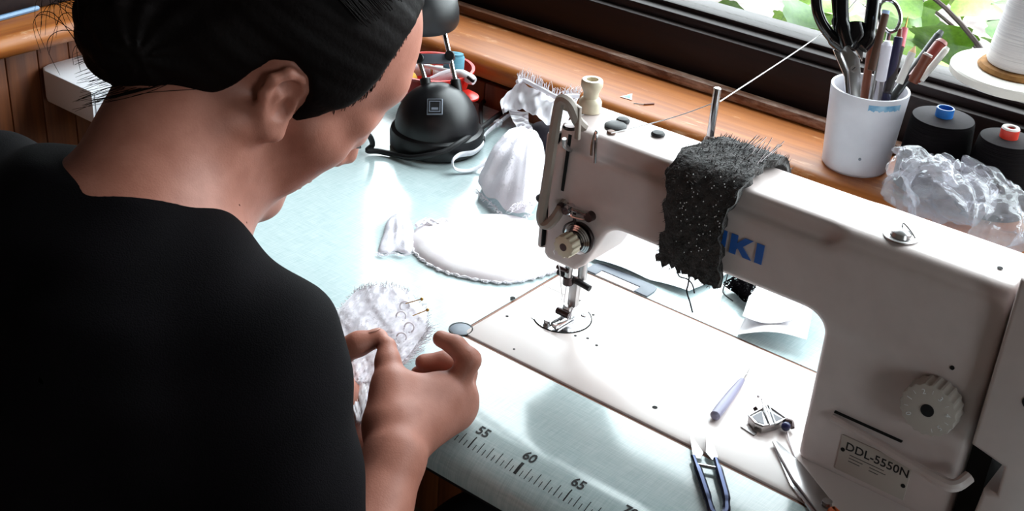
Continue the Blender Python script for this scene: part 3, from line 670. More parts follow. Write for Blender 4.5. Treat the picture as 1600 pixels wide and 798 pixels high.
cab = [AZ(566, 208, .035), AZ(577, 212, .03), AZ(582, 226, .012), AZ(574, 235, .006), AZ(590, 236, .005), AZ(610, 240, .0045), AZ(640, 246, .008), AZ(668, 243, .015), AZ(695, 236, .021), AZ(722, 220, .028), AZ(745, 205, .022), AZ(768, 188, .010), AZ(788, 174, .006), AZ(812, 166, .0045)]
obj('cable', tube(smooth_path(cab, 6), .0034, 8), 'rubber', lp)
obj('cable_back', tube(smooth_path([LC + np.array((.05, .03, .012)), AZ(752, 163, .004), AZ(775, 160, .004), AZ(800, 168, .004)], 6), .003, 8), 'rubber', lp)

# ------------------------------------------------------------------ red tub of threads
mat('red_plastic', '#c8281f', .3); mat('teal_thread', '#5b93a6', .8, col2='#4c8498', scale=4, stretch=(3, 3, 260), bump=.3, bscale=4); mat('yellow_thread', '#d9a52e', .7); mat('pale_thread', '#d8d0d4', .8); mat('ochre', '#a8803c', .6); mat('pale_blue', '#9fb4d8', .6)
RC = np.array((-.375, .374, 0))
rb = thing('red_tub', RC, 'small red plastic tub full of thread spools behind the desk lamp', 'tub')
obj('bowl', shift(lathe([(.034, 0), (.037, .001), (.042, .030), (.0515, .064), (.0545, .065), (.0545, .068), (.0505, .068), (.0495, .066), (.040, .030), (.0355, .0035), (.0001, .0035)], 56), RC), 'red_plastic', rb)
hd = np.array((.97, -.12, 0)); hd /= np.linalg.norm(hd); hs = 0
U = []
for t in np.linspace(-math.pi / 2, math.pi / 2, 12): U.append((.020 * math.cos(t) + .012, .017 * math.sin(t)))
U += [(0, .017), (0, -.017)]
obj('handle', moved(prism(U, .046, .0495, .001), frame(RC + hd * .050, (0, 0, 1), hd)), 'red_plastic', rb)
def spool(name, label, c, ax, r, h, tm, em_, group='spools in the red tub', core=.4):
    ax = np.asarray(ax, float); ax /= np.linalg.norm(ax); t = thing(name, np.asarray(c) - ax * 0, label, 'spool', group)
    M = frame(c, ax)
    obj('thread', moved(lathe([(r * .92, h * .06), (r, h * .10), (r, h * .9), (r * .92, h * .94)], 28), M), tm, t)
    obj('core', moved(join(lathe([(r * core, 0), (r * core, h)], 20), lathe([(r * .86, 0), (r * .86, h * .055)], 24), lathe([(r * .86, h * .945), (r * .86, h)], 24)), M), em_, t)
    return t
dp = 1.62
TOP = RC + np.array((0, 0, .052)); dR = np.array((.78, .62, 0)); dF = np.array((-.62, .78, 0)); Z3 = np.array((0, 0, 1.))
spool('thread_spool', 'large teal thread spool standing up out of the red tub', TOP + dR * .026 - dF * .002 - Z3 * .012, Z3 + dR * .03 + dF * .15, .0135, .046, 'teal_thread', 'teal_thread')
spool('thread_spool', 'yellow thread spool at the face end of the red tub', TOP - dR * .040 - dF * .012 - Z3 * .004, dR * .6 + dF * .6, .010, .022, 'yellow_thread', 'ochre')
spool('thread_spool', 'pale blue thread spool with ochre ends in the red tub', TOP - dR * .034 - dF * .028 - Z3 * .004, dR + Z3 * .05, .009, .032, 'pale_blue', 'ochre')
spool('thread_spool', 'pale grey thread spool with ochre band in the red tub', TOP - dR * .026 + dF * .022 + Z3 * .002, dR + Z3 * .1, .009, .024, 'pale_thread', 'ochre')
spool('thread_spool', 'white thread spool lying under the brush in the red tub', TOP - dR * .000 + dF * .024 - Z3 * .002, dR + Z3 * .02, .0095, .022, 'white_thread', 'white_plastic')
br = thing('white_marker', AD(690, 110, dp), 'white marker pen lying across the red tub', 'pen', 'things in the red tub')
obj('barrel', cyl(AD(655, 101, dp + .03), AD(718, 114, dp), .0026), 'white_plastic', br)
obj('cap', tube([AD(712, 113, dp), AD(722, 116, dp - .002), AD(736, 124, dp - .008), AD(741, 127, dp - .01)], [.004, .0062, .0068, .005], 14), 'white_plastic', br)
obj('clip', tube([AD(731, 120, dp - .014), AD(740, 127, dp - .017)], .0025, 8), 'dark_steel', br)
pb = thing('paper_strip', AD(680, 124, dp - .02), 'rolled white paper strip in the red tub', 'paper', 'things in the red tub')
obj('roll', tube([AD(668, 126, dp), AD(690, 119, dp), AD(708, 114, dp)], [.003, .006, .0065], 12), 'white_fluff', pb)
obj('roll_edge', tube([AD(668, 125, dp - .004), AD(706, 112, dp - .006)], .0006, 6), 'pale_thread', pb)

# ------------------------------------------------------------------ white lace and satin pieces
lace('lace_white', '#f8f3f9', 420, .34, .2); mat('satin', '#f1e6ea', .45, col2='#f6eef0', scale=30, bump=.15, bscale=60, sheen=.2); veil('cotton_white', '#f2f0f6', .08, .6, 220)
veil('veil_white', '#f8f4f9', .15, .25)
def nz(x, y, s=0):
    return (math.sin(x * 3.1 + s) * math.cos(y * 2.7 - s * 1.3) + .6 * math.sin(x * 6.7 - y * 5.3 + 2 * s) + .35 * math.sin(x * 13.3 + y * 11.9 + s)) / 1.95
def puff(outline, hgt, nr=10, z0=.0008, seed=0, wob=.25, flat=.5):
    """a padded piece on the table: rings from an outline to its centre, domed"""
    P = np.array(outline)[:, :2]; c = P.mean(0); k = len(P); V, F = [], []
    for i in range(nr):
        t = 1 - i / nr
        for j in range(k):
            q = c + (P[j] - c) * t; z = z0 + .0012 + hgt * (1 - t ** (1 / flat)) ** .6 * (1 + wob * nz(q[0] * 40, q[1] * 40, seed)) if i else z0 + .0012
            V.append((q[0], q[1], z))
    V.append((c[0], c[1], z0 + hgt)); n = len(V) - 1
    for i in range(nr - 1):
        for j in range(k): F.append((i * k + j, i * k + (j + 1) % k, (i + 1) * k + (j + 1) % k, (i + 1) * k + j))
    for j in range(k): F.append(((nr - 1) * k + j, (nr - 1) * k + (j + 1) % k, n))
    b = len(V); V += [(p[0], p[1], z0) for p in P]
    for j in range(k): F.append((b + j, b + (j + 1) % k, (j + 1) % k, j))
    F.append(tuple(b + j for j in range(k))[::-1])
    return np.array(V), F
def fringe(path, out, ln, n, r=.0003, seed=1, z=.001, lift=.002):
    rr = random.Random(seed); G = []; P = [np.asarray(p, float) for p in path]
    for i in range(n):
        t = (i + rr.random()) / n * (len(P) - 1); a = int(min(t, len(P) - 2)); p = P[a] + (P[a + 1] - P[a]) * (t - a)
        tg = P[a + 1] - P[a]; tg /= np.linalg.norm(tg) + 1e-9; o = np.asarray(out(p, tg), float); o /= np.linalg.norm(o); l = ln * rr.uniform(.4, 1.2)
        q = p + o * l * .5 + tg * rr.uniform(-.3, .3) * l + np.array((0, 0, rr.uniform(0, lift))); e = p + o * l + tg * rr.uniform(-.5, .5) * l + np.array((0, 0, rr.uniform(0, lift)))
        G.append(tube([p, q, e], [r, r, r * .5], 4))
    return join(*G)
ovpx = [(640, 372), (645, 392), (662, 410), (690, 425), (720, 434), (755, 441), (790, 444), (822, 440), (850, 432), (872, 424), (892, 410), (893, 395), (870, 372), (842, 355), (810, 343), (775, 339), (735, 341), (700, 345), (665, 352)]
ov = smooth_path([AZ(x, y) for x, y in ovpx], 6, True)
cp = thing('satin_oval', np.array(ov).mean(0) * np.array((1, 1, 0)), 'flat white satin oval with frayed lace edging lying beside the presser foot', 'fabric piece')
obj('satin_face', puff(ov, .013, 12, .0016, 2, .10, .42), 'satin', cp, smooth=180)
cc = np.array(ov).mean(0)
rim = [np.array((p[0], p[1], .0022)) + np.array([*( (p - cc)[:2] / np.linalg.norm((p - cc)[:2]) ), 0]) * .0012 * math.sin(i * 1.9) for i, p in enumerate(ov)]
obj('lace_edge', tube(rim, [.0013 + .0007 * math.sin(i * 2.3) for i in range(len(rim))], 6, True), 'white_fluff', cp)
obj('frayed_threads', fringe(rim[:60], lambda p, t: (p - cc) * np.array((1, 1, 0)), .004, 150, .00025), 'white_fluff', cp)
tail = [AZ(*q) for q in ((640, 345), (632, 336), (616, 338), (604, 350), (598, 372), (591, 394), (604, 398), (618, 394), (632, 398), (643, 396), (650, 376))]
tailo = smooth_path(tail, 5, True)
obj('lace_tail', puff(tailo, .006, 8, .0012, 5, .8, .6), 'lace_white', cp, smooth=180)
obj('tail_lining', puff([c_ * .97 + np.array(tailo).mean(0) * .03 for c_ in tailo], .0045, 8, .0008, 5, .8, .6), 'cotton_white', cp, smooth=180)
tp = smooth_path([AZ(591, 395, .002), AZ(604, 399, .002), AZ(618, 395, .002), AZ(632, 399, .002), AZ(645, 396, .002)], 8)
obj('tail_fringe', fringe(tp, lambda p, t: (-.3, -1, 0), .007, 90, .00028, 4), 'white_fluff', cp)
cl = smooth_path([AZ(*q, .010) for q in ((650, 352), (662, 345), (676, 352), (686, 346), (694, 352))], 6)
obj('gathered_lace', join(tube(cl, .0022, 6), tube([p + np.array((.004, .006, .001)) for p in cl], .0016, 6), fringe(cl, lambda p, t: (0, 1, .2), .006, 40, .0004, 8)), 'white_fluff', cp)

# the crumpled lace garment behind the machine head
ga = thing('lace_garment', AZ(800, 300), 'crumpled white lace garment lying between the lamp and the machine head', 'garment')
def waves(seed, n=14):
    r_ = np.random.RandomState(seed); K = r_.normal(size=(n, 3)); K /= np.linalg.norm(K, axis=1, keepdims=True); return K * (1.0 * 1.18 ** np.arange(n))[:, None], r_.uniform(0, 6.28, n), .86 ** np.arange(n)
def crumple(prims, lo, hi, seed, amp, fr, h=.0022, ridge=.5):
    K, ph, am = waves(int(seed * 10))
    def post(p, d):
        w = np.zeros(len(p))
        for k, f_, a_ in zip(K, ph, am):
            s_ = np.sin(p @ k * fr * .55 + f_ + .6 * w); w += a_ * (ridge * (1 - 2 * np.abs(s_)) + (1 - ridge) * s_)
        return np.maximum(d + amp * .55 * w, .0006 - p[:, 2])
    return nets(prims, [], lo, hi, h, post)
def pzs(px, py, z): return AZ(px, py, z)
low = [P_cone(pzs(772, 300, .012), pzs(815, 235, .030), .024, .016, .03), P_cone(pzs(772, 300, .008), pzs(800, 325, .008), .022, .012, .03), P_cone(pzs(815, 235, .03), pzs(828, 205, .045), .015, .011, .02), P_cone(pzs(790, 275, .015), pzs(835, 300, .012), .022, .020, .03), P_ell(pzs(830, 275, .018), (.034, .03, .022), None, .03)]
rimp = smooth_path([pzs(*q, .004) for q in ((796, 226), (780, 246), (762, 268), (747, 290), (752, 308), (775, 326), (798, 342), (820, 345), (836, 332), (846, 302), (852, 262), (846, 226))], 6)
GP = pzs(824, 206, .046); rimA = np.array(rimp)
def panel(u, v, lift=0.0, seed=0.0):
    t = v * (len(rimA) - 1); i = int(min(t, len(rimA) - 2)); e = rimA[i] + (rimA[i + 1] - rimA[i]) * (t - i)
    q = GP * (1 - u) + e * u; z = .046 * (1 - u) + .004 * u + .030 * math.sin(math.pi * min(u * .9, 1)) * math.sin(math.pi * (.08 + .84 * v)) ** .6
    fold = u * (1.15 - .35 * u) * (.0042 * math.sin(v * 31 + 2.2 * math.sin(v * 9 + u * 2) + seed) + .0024 * math.sin(v * 67 + 3 * u + seed) + .0016 * math.sin(u * 21 + v * 17))
    return np.array((q[0], q[1], max(z + fold * (.4 + .6 * min(1, (1 - u) * 5 + .25)), .0016))) + np.array((0, 0, lift))
obj('lace_panel', sheet(lambda u, v: panel(u, v), 46, 120), 'veil_white', ga, smooth=180)
obj('lace_overlay', sheet(lambda u, v: panel(.30 + .70 * u, .02 + .62 * v, .0022, .4), 40, 100), 'lace_white', ga, smooth=180)
up = [P_cone(pzs(800, 155, .045), pzs(838, 150, .065), .013, .014, .02), P_cone(pzs(838, 150, .065), pzs(862, 185, .060), .014, .012, .02), P_cone(pzs(800, 155, .045), pzs(812, 185, .035), .012, .012, .02), P_cone(pzs(812, 185, .035), pzs(826, 210, .042), .011, .010, .02), P_cone(pzs(862, 165, .062), pzs(895, 178, .060), .009, .008, .015), P_cone(pzs(862, 185, .05), pzs(840, 240, .02), .012, .02, .02)]
def strip(A, B, amp=.003, n=60, m=16, fq=26):
    PA, PB = np.array(smooth_path(A, 8)), np.array(smooth_path(B, 8))
    def fn(u, v):
        t = u * (len(PA) - 1); i = int(min(t, len(PA) - 2)); f_ = t - i; a_ = PA[i] * (1 - f_) + PA[i + 1] * f_; b_ = PB[i] * (1 - f_) + PB[i + 1] * f_
        return a_ * (1 - v) + b_ * v + np.array((.35, -.6, .7)) * amp * (math.sin(u * fq + 1.5 * math.sin(v * 4)) + .6 * math.sin(u * fq * 2.3 + v * 6) + .5 * math.sin(v * 9 + u * 7))
    return sheet(fn, n, m)
obj('lace_band', strip([pzs(781, 160, .045), pzs(808, 132, .062), pzs(840, 140, .070), pzs(872, 154, .068), pzs(905, 152, .066)], [pzs(786, 178, .036), pzs(808, 170, .044), pzs(832, 178, .052), pzs(858, 196, .052), pzs(884, 200, .052)]), 'veil_white', ga, smooth=180)
obj('lace_band', strip([pzs(794, 172, .040), pzs(800, 186, .038), pzs(808, 200, .040), pzs(812, 216, .046)], [pzs(826, 176, .048), pzs(826, 190, .042), pzs(832, 200, .044), pzs(838, 214, .050)], .002), 'veil_white', ga, smooth=180)
obj('dark_lining', crumple([P_ell(pzs(846, 215, .016), (.022, .024, .020), None, .01)], (-.3, .15, -.01), (.06, .42, .1), 2.0, .0015, 150), mat('plum_cloth', '#1d1420', .9), ga, smooth=180)
e1 = smooth_path([pzs(808, 128, .07), pzs(820, 126, .07), pzs(836, 134, .075), pzs(848, 140, .075), pzs(872, 152, .072), pzs(890, 150, .072), pzs(905, 150, .072)], 6)
obj('frayed_edge', join(fringe(e1, lambda p, t: UP + RT * .25, .010, 90, .0004, 12, lift=.006), tube(e1, .0030, 6)), 'white_fluff', ga)
e2 = smooth_path([pzs(748, 300, .004), pzs(770, 320, .004), pzs(790, 338, .004), pzs(812, 346, .004), pzs(834, 335, .006)], 6)
obj('lace_fringe', join(fringe(e2, lambda p, t: np.array((-.2, -1, 0.)), .008, 110, .0004, 13, lift=.006), fringe([pzs(800, 330, .015), pzs(836, 320, .02)], lambda p, t: np.array((.4, -1, .2)), .016, 60, .0004, 15, lift=.01)), 'white_fluff', ga)
st = smooth_path([pzs(768, 250, .010), pzs(735, 266, .003), pzs(712, 264, .006), pzs(707, 252, .016), pzs(718, 242, .012), pzs(740, 238, .010), pzs(754, 226, .010), pzs(757, 212, .010), pzs(772, 198, .008), pzs(795, 180, .012), pzs(805, 172, .03)], 6)
obj('elastic_strap', tube(st, .0036, 6, flat=.4), 'cotton_white', ga)
obj('strap_slider', moved(box((-.006, -.004, -.0035), (.006, .004, .0035), .001), frame(pzs(778, 192, .011), (0, 0, 1), pzs(795, 180, .012) - pzs(772, 198, .008))), film('clear_plastic', (.95, .95, .97, 1), 1.45, .1, dif=.25), ga)

# ------------------------------------------------------------------ papers, tissue and dark lace behind the machine
mat('paper', '#f0eef2', .8); 
lace('lace_black', '#0b090b', 300, .42)
ts = [AZ(*q) for q in ((930, 390), (975, 365), (1080, 400), (1170, 440), (1140, 470), (1085, 452), (1030, 445))]
def quadsheet(a, b, c, d, fz, nu=14, nv=10, th=.0004):
    return sheet(lambda u, v: (np.asarray(a) * (1 - u) * (1 - v) + np.asarray(b) * u * (1 - v) + np.asarray(c) * u * v + np.asarray(d) * (1 - u) * v) + np.array((0, 0, fz(u, v))), nu, nv, th)
t1 = tag(obj('tissue_sheet', quadsheet(AZ(915, 405), AZ(1075, 462), AZ(1200, 405), AZ(1015, 330), lambda u, v: .0025 + .0035 * abs(math.sin(u * 5 + v * 4)) + .003 * v, 20, 14), mat('tissue', '#eef0f6', .55, bump=.3, bscale=70, scale=70)), 'thin white tissue sheet lying wrinkled behind the machine arm', 'paper')
fp = thing('folded_paper', AZ(1215, 500), 'folded white paper curling up beside the machine column', 'paper')
obj('lower_fold', quadsheet(AZ(1150, 527), AZ(1258, 543, .006), AZ(1272, 480, .010), AZ(1180, 470), lambda u, v: .003 + .010 * math.sin(math.pi * u) * (1 - v) * .6 + .006 * u, 16, 10), 'paper', fp, smooth=180)
obj('upper_fold', quadsheet(AZ(1160, 493, .018), AZ(1238, 500, .022), AZ(1262, 465, .020), AZ(1178, 440, .008), lambda u, v: .004 * math.sin(math.pi * u) - .010 * (1 - v) ** 2 * math.sin(math.pi * u), 16, 10), 'paper', fp, smooth=180)
dl_ = thing('black_lace_scrap', AZ(1155, 465), 'scrap of black lace lying behind the machine arm', 'lace')
bl = smooth_path([AZ(*q) for q in ((1128, 455), (1140, 448), (1160, 446), (1182, 452), (1180, 472), (1163, 483), (1148, 470))], 5, True)
obj('lace_cloth', puff(bl, .006, 6, .0082, 3, .9, .6), 'lace_black', dl_, smooth=180)
obj('backing', puff([p * .7 + np.array(bl).mean(0) * .3 for p in bl], .005, 6, .008, 3, .6, .6), mat('black_cloth', '#0c0a0d', .9), dl_, smooth=180)
obj('loose_thread', tube(smooth_path([AZ(1145, 470, .012), AZ(1130, 457, .010), AZ(1134, 440, .010), AZ(1137, 428, .010)], 6), .0007, 5), 'black_cloth', dl_)

# ------------------------------------------------------------------ dark fuzzy band over the arm, stuck with pins
bd = thing('pincushion_band', (.205, .085, .139), 'dark grey fuzzy cloth band wrapped over the machine arm and stuck with pins', 'pincushion')
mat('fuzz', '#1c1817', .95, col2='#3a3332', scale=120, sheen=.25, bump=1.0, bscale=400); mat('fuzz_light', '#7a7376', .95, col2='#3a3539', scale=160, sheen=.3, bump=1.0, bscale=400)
bpth = smooth_path([(0, AF - .005, .134), (0, AF - .006, .15), (0, AF - .006, .175), (0, AF - .005, .197), (0, AF - .001, .210), (0, AF + .010, .2215), (0, .075, .2235), (0, .098, .2235), (0, .117, .2225), (0, .1245, .214), (0, .1255, .195)], 6)
bpth2 = np.array(bpth); sarc = np.concatenate([[0], np.cumsum(np.linalg.norm(np.diff(bpth2, axis=0), axis=1))]); sarc /= sarc[-1]
def bandpt(u, v, off=0.0):
    y = np.interp(v, sarc, bpth2[:, 1]); z = np.interp(v, sarc, bpth2[:, 2])
    i = min(int(np.searchsorted(sarc, v)), len(sarc) - 1); i = max(i, 1); t = bpth2[i] - bpth2[i - 1]; n = np.array((0, -t[2], t[1])); n /= np.linalg.norm(n) + 1e-9; n = -n if n @ np.array((0, y - .08, z - .17)) < 0 else n
    x0 = .174 + .004 * math.sin(v * 9) + .002 * math.sin(v * 41); x1 = .232 + .006 * v + .003 * math.sin(v * 14 + 1) + .0015 * math.sin(v * 50)
    x = x0 + (x1 - x0) * u; w = .0013 * nz(u * 7, v * 16, 2) + .0006 * nz(u * 23, v * 50, 4)
    p = np.array((x, y, z)) + n * (w + off)
    if v < .02: p[2] += .006 * nz(u * 9, 0, 1) - .004 * u
    return p
obj('cloth', sheet(lambda u, v: bandpt(u, v), 28, 70, .007), 'fuzz', bd, smooth=180)
rr = random.Random(5); G = []; G2 = []
for i in range(2600):
    u, v = rr.uniform(-.01, 1.01), rr.random(); p = bandpt(u, v, .003); q = bandpt(u, v, .0045 + rr.random() * .002)
    d = (q - p) + np.array([rr.uniform(-.0025, .0025) for _ in range(3)]); e = np.cross(d, (rr.random(), rr.random(), 1)); e = e / np.linalg.norm(e) * .0005
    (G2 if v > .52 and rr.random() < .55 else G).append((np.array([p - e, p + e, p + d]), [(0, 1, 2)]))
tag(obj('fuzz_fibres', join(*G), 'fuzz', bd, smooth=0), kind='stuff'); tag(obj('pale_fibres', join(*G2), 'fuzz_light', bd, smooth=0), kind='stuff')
spots = []
for i in range(60):
    v = .10 + .38 * rr.random() ** .8; spots.append(bandpt(rr.uniform(.25, .95), v, .0045))
copies('pin_head', ball((0, 0, 0), .00055, 5), 'white_plastic', bd, spots, 180)
for i in range(14):
    p = bandpt(.5 + .45 * rr.random(), .60 + .22 * rr.random(), .003); d = UP * .4 + RT * rr.uniform(.3, 1) + np.array((0, 0, rr.uniform(.2, .7))); d /= np.linalg.norm(d)
    obj('pin', cyl(p, p + d * rr.uniform(.012, .024), .00035, n=5), 'chrome', bd)
th = smooth_path([bandpt(.55, 0.0) + np.array((0, -.002, .002)), AY(1075, 445, AF - .01), AY(1073, 455, AF - .012), AY(1078, 472, AF - .01), AY(1082, 488, AF - .01)], 6)
obj('hanging_thread', join(tube(th, .0007, 5), tube(smooth_path([bandpt(.35, 0), AY(1062, 432, AF - .01), AY(1074, 436, AF - .012), AY(1082, 445, AF - .01), AY(1085, 458, AF - .01)], 6), .0006, 5)), 'black_cloth', bd)

# thread from the stand down to the pin and along the arm
tpath = [AD(1345, -8, 1.42), AD(1290, 48, 1.40), PIN + np.array((.003, .002, -.001))]
thr = thing('sewing_thread', PIN, 'fine white thread running from the cup to the thread pin on the arm', 'thread')
obj('upper_run', tube(smooth_path(tpath, 6), .00055, 6), 'white_thread', thr)
q1 = AZ(1028, 190, .224); q2 = AZ(955, 208, .221)
obj('lower_run', tube(smooth_path([PIN + np.array((-.003, 0, -.004)), (PIN + q1) / 2 - np.array((0, 0, .002)), q1, q2], 5), .0005, 6), 'white_thread', thr)

# ------------------------------------------------------------------ tools on the machine bed
ZB = .0014
def flatblade(pts, z0, th, name, m, parent, bev=0): return obj(name, prism([(p[0], p[1]) for p in pts], z0, z0 + th, bev), m, parent, smooth=30)
mat('lilac_plastic', '#85819a', .4)
a, b, c_ = AZ(1116, 651, .006), AZ(1160, 593, .005), AZ(1173, 571, .003)
rp = thing('seam_ripper', (a + b) / 2 * np.array((1, 1, 0)) + np.array((0, 0, ZB)), 'grey lilac seam ripper lying on the machine bed', 'seam ripper')
d = b - a
obj('handle', tube([a - d * .0, a + d * .03, a + d * .2, a + d * .55, a + d * .8, a + d * .93, b], [.0024, .0046, .0048, .0044, .0035, .0030, .0022], 14), 'lilac_plastic', rp)
obj('blade', tube([b - d * .05, b + (c_ - b) * .5, c_], [.0013, .0011, .0003], 8), 'steel', rp); obj('blade_fork', tube([b + (c_ - b) * .35, b + (c_ - b) * .55 + np.array((.0035, .001, 0))], [.001, .0003], 6), 'steel', rp)
# thread snips
sn = thing('thread_snips', np.append(AZ(1100, 735)[:2], ZB), 'blue black metal thread snips lying across the front edge of the bed', 'snips')
mat('blued_steel', '#3c4258', .25, 1.0)
zz = .0045
def zq(px, py, z=zz): return AZ(px, py, z)
for P, bl in (([(1083, 712), (1096, 748), (1104, 772), (1110, 792)], [(1078, 678), (1087, 690), (1099, 707), (1094, 716), (1083, 714)]), ([(1118, 716), (1126, 745), (1134, 775), (1135, 792)], [(1104, 678), (1115, 696), (1122, 714), (1113, 718), (1103, 706)])):
    obj('grip', tube(smooth_path([zq(*q) for q in P] , 5), [.0022] * 3 + [.0036] * 9 + [.0030] * 4, 8, flat=.8), 'blued_steel', sn)
    obj('blade', prism([(q[0], q[1]) for q in [zq(*p) for p in bl]], .0034, .0046), 'steel', sn, smooth=0)
obj('spring_bow', tube(smooth_path([zq(1110, 792), zq(1113, 800), zq(1124, 806), zq(1134, 800), zq(1135, 791)], 5), .0034, 8, flat=.8), 'blued_steel', sn)
obj('stop_pin', cyl(zq(1090, 726), zq(1122, 732), .0017, n=10), 'steel', sn)
# scissors with orange handles
sc_ = thing('orange_scissors', np.append(AZ(1260, 745)[:2], ZB), 'steel scissors with orange handles pointing up the bed beside the column', 'scissors')
mat('orange_plastic', '#d8601f', .35)
z0 = .0062
def zs(px, py, z=z0): return AZ(px, py, z)
obj('blade', prism([(q[0], q[1]) for q in [zs(*p) for p in ((1207, 688), (1214, 688), (1252, 722), (1300, 782), (1296, 800), (1280, 800), (1240, 748))]], .0036, .0060, .0006), 'steel', sc_, smooth=30)
obj('blade', prism([(q[0], q[1]) for q in [zs(*p) for p in ((1209, 690), (1216, 694), (1262, 745), (1300, 800), (1276, 803), (1236, 752))]], .0018, .0034), 'chrome', sc_, smooth=0)
for s_ in (-1, 1):
    b0 = zs(1300, 797, .006); dd = zs(1300, 797) - zs(1255, 741); dd /= np.linalg.norm(dd); sd = np.array((-dd[1], dd[0], 0)) * s_
    obj('handle', tube(smooth_path([b0, b0 + dd * .018 + sd * .004, b0 + dd * .035 + sd * .012, b0 + dd * .060 + sd * .030, b0 + dd * .085 + sd * .026, b0 + dd * .085 + sd * .010, b0 + dd * .055 + sd * .008, b0 + dd * .03 + sd * .006], 6), .0040, 10), 'orange_plastic', sc_)
obj('pivot_screw', cyl(b0 - dd * .008 + np.array((0, 0, -.001)), b0 - dd * .008 + np.array((0, 0, .003)), .004), 'steel', sc_)
# small metal seam guide holding pins
sg = thing('seam_guide', np.append(AZ(1200, 655)[:2], ZB), 'small metal seam guide with pins lying across it on the bed', 'seam guide')
gp = [AZ(*q, .010) for q in ((1171, 646), (1190, 633), (1203, 628), (1228, 656), (1222, 668), (1195, 663))]
gp = [AZ(*q, .010) for q in ((1170, 648), (1200, 632), (1229, 652), (1214, 660), (1192, 664), (1180, 659))]
cg = np.array(gp).mean(0)
gi = [cg + (p - cg) * .80 for p in gp]
obj('body', prism([(p[0], p[1]) for p in gp], ZB, .0088, .001), 'steel', sg, smooth=30)
obj('frame_rim', tube([np.array((p[0], p[1], .0092)) for p in gp], .0009, 6, True), 'steel', sg)
lm, rm = (gi[0] * .5 + gi[1] * .5), (gi[3] * .5 + gi[4] * .5)
mat('magnet', '#4a4650', .4)
obj('inset', prism([(p[0], p[1]) for p in [gi[0], gi[1] * .62 + gi[0] * .38, gi[4] * .9 + gi[3] * .1, gi[5]]], .0088, .0092), 'magnet', sg, smooth=0)
obj('inset', prism([(p[0], p[1]) for p in [gi[1] * .85 + gi[0] * .15, gi[2], gi[3] * .85 + gi[4] * .15]], .0088, .0092), 'magnet', sg, smooth=0)
obj('foot_strip', prism([(p[0], p[1]) for p in [AZ(1157, 666, .002), AZ(1161, 663, .002), AZ(1183, 676, .002), AZ(1178, 680, .002)]], ZB, .0026), 'steel', sg, smooth=0)
obj('side_arm', tube(smooth_path([AZ(1226, 657, .008), AZ(1236, 660, .007), AZ(1237, 668, .005)], 5), .0026, 8), 'dark_steel', sg)
obj('side_screw', cyl(AZ(1178, 640, .006), AZ(1183, 637, .008), .0018), 'dark_steel', sg)
for a, b in (((1192, 633), (1204, 664)), ((1196, 629), (1208, 663)), ((1200, 628), (1212, 662)), ((1190, 624), (1206, 663))): 
    obj('resting_pin', join(cyl(AZ(*a, .0115), AZ(*b, .0108), .0007, n=6)), 'white_plastic', sg)
obj('pin_bead', ball(AZ(1185, 619, .004), .0014, 8), 'pale_thread', sg); obj('pin_bead', ball(AZ(1191, 624, .0115), .0013, 8), 'satin', sg)
bp_ = thing('blue_headed_pin', np.append(AZ(1233, 690)[:2], ZB), 'blue headed pin standing between the seam guide and the machine column', 'pin')
obj('bead', ball(AZ(1228, 666, .0075), .0042, 10), mat('navy_bead', '#1f2350', .25), bp_); obj('shaft', tube(smooth_path([AZ(1229, 669, .0055), AZ(1234, 690, .003), AZ(1243, 715, .0022)], 5), .0009, 6), 'satin', bp_)

# ------------------------------------------------------------------ on the window sill
mg = mat('mug_white', '#cfcdd4', .35, col2='#c6c4cb', scale=25)
MC = np.array((.1575, .4905, SZ))
mug = thing('white_pot', MC, 'white ceramic pot with a blue smear full of scissors and pens', 'pot')
H = .094
obj('pot_body', shift(lathe([(.034, 0), (.0365, .003), (.0385, .03), (.0415, .075), (.0428, H - .001), (.0425, H), (.0400, H), (.0395, H - .003), (.037, .04), (.034, .006), (.0001, .006)], 56), MC), 'mug_white', mug)
tow = CAM - MC; ang = math.atan2(tow[1], tow[0])
mat('blue_glaze', '#3f7fa8', .35, col2='#9fc0d4', scale=90, lo=.3, hi=.75)
def smear(a0, a1, z0, z1, seed):
    def fn(u, v):
        a = ang + a0 + (a1 - a0) * u; z = z0 + (z1 - z0) * v + (.0016 * nz(u * 12, v * 2, seed) if v < .5 else 0); r = .0415 + (.0428 - .0415) * (z - .075) / (H - .075) + .00025
        return MC + np.array((r * math.cos(a), r * math.sin(a), z))
    return sheet(fn, 30, 4)
obj('blue_smear', smear(.05, .95, H - .0120, H - .0055, 2), 'blue_glaze', mug)
obj('chip_mark', moved(lathe([(.0017, 0), (.0017, .0003)], 10), frame(MC + np.array((.0388 * math.cos(ang + .12), .0388 * math.sin(ang + .12), .024)), (math.cos(ang + .12), math.sin(ang + .12), 0))), 'grey_plastic', mug)
dm = 1.375
def pen(name, label, top, bot, r, m, cat='pen', dt=1.36, db=1.385, tip=None, tipm=None, tipl=.12, group='tools in the white pot'):
    a, b = AD(*top, dt), AD(*bot, db); t = thing(name, b, label, cat, group)
    d = a - b; s_ = .6
    while s_ > -.3:
        e = b - d * s_
        if np.linalg.norm((e - MC)[:2]) < .030 - r and e[2] > SZ + .012: break
        s_ -= .02
    obj('barrel', cyl(b - d * s_, a - d * tipl, r, n=14, bev=r * .15), m, t)
    if tip: obj('tip', cyl(a - d * tipl, a, r * tip[0], r * tip[1], 12), tipm or m, t)
    return t
mat('pen_brown', '#4a2f22', .4); mat('pen_white', '#c9c5d0', .4); mat('pen_navy', '#1b1a3c', .35); mat('pen_pink', '#d4707a', .3); mat('pen_dark', '#1c1214', .4); mat('pen_cream', '#d9d4cf', .4); mat('pen_red', '#7a2a20', .4); mat('pen_black', '#0e0d10', .4); mat('pen_rust', '#6b3420', .4)
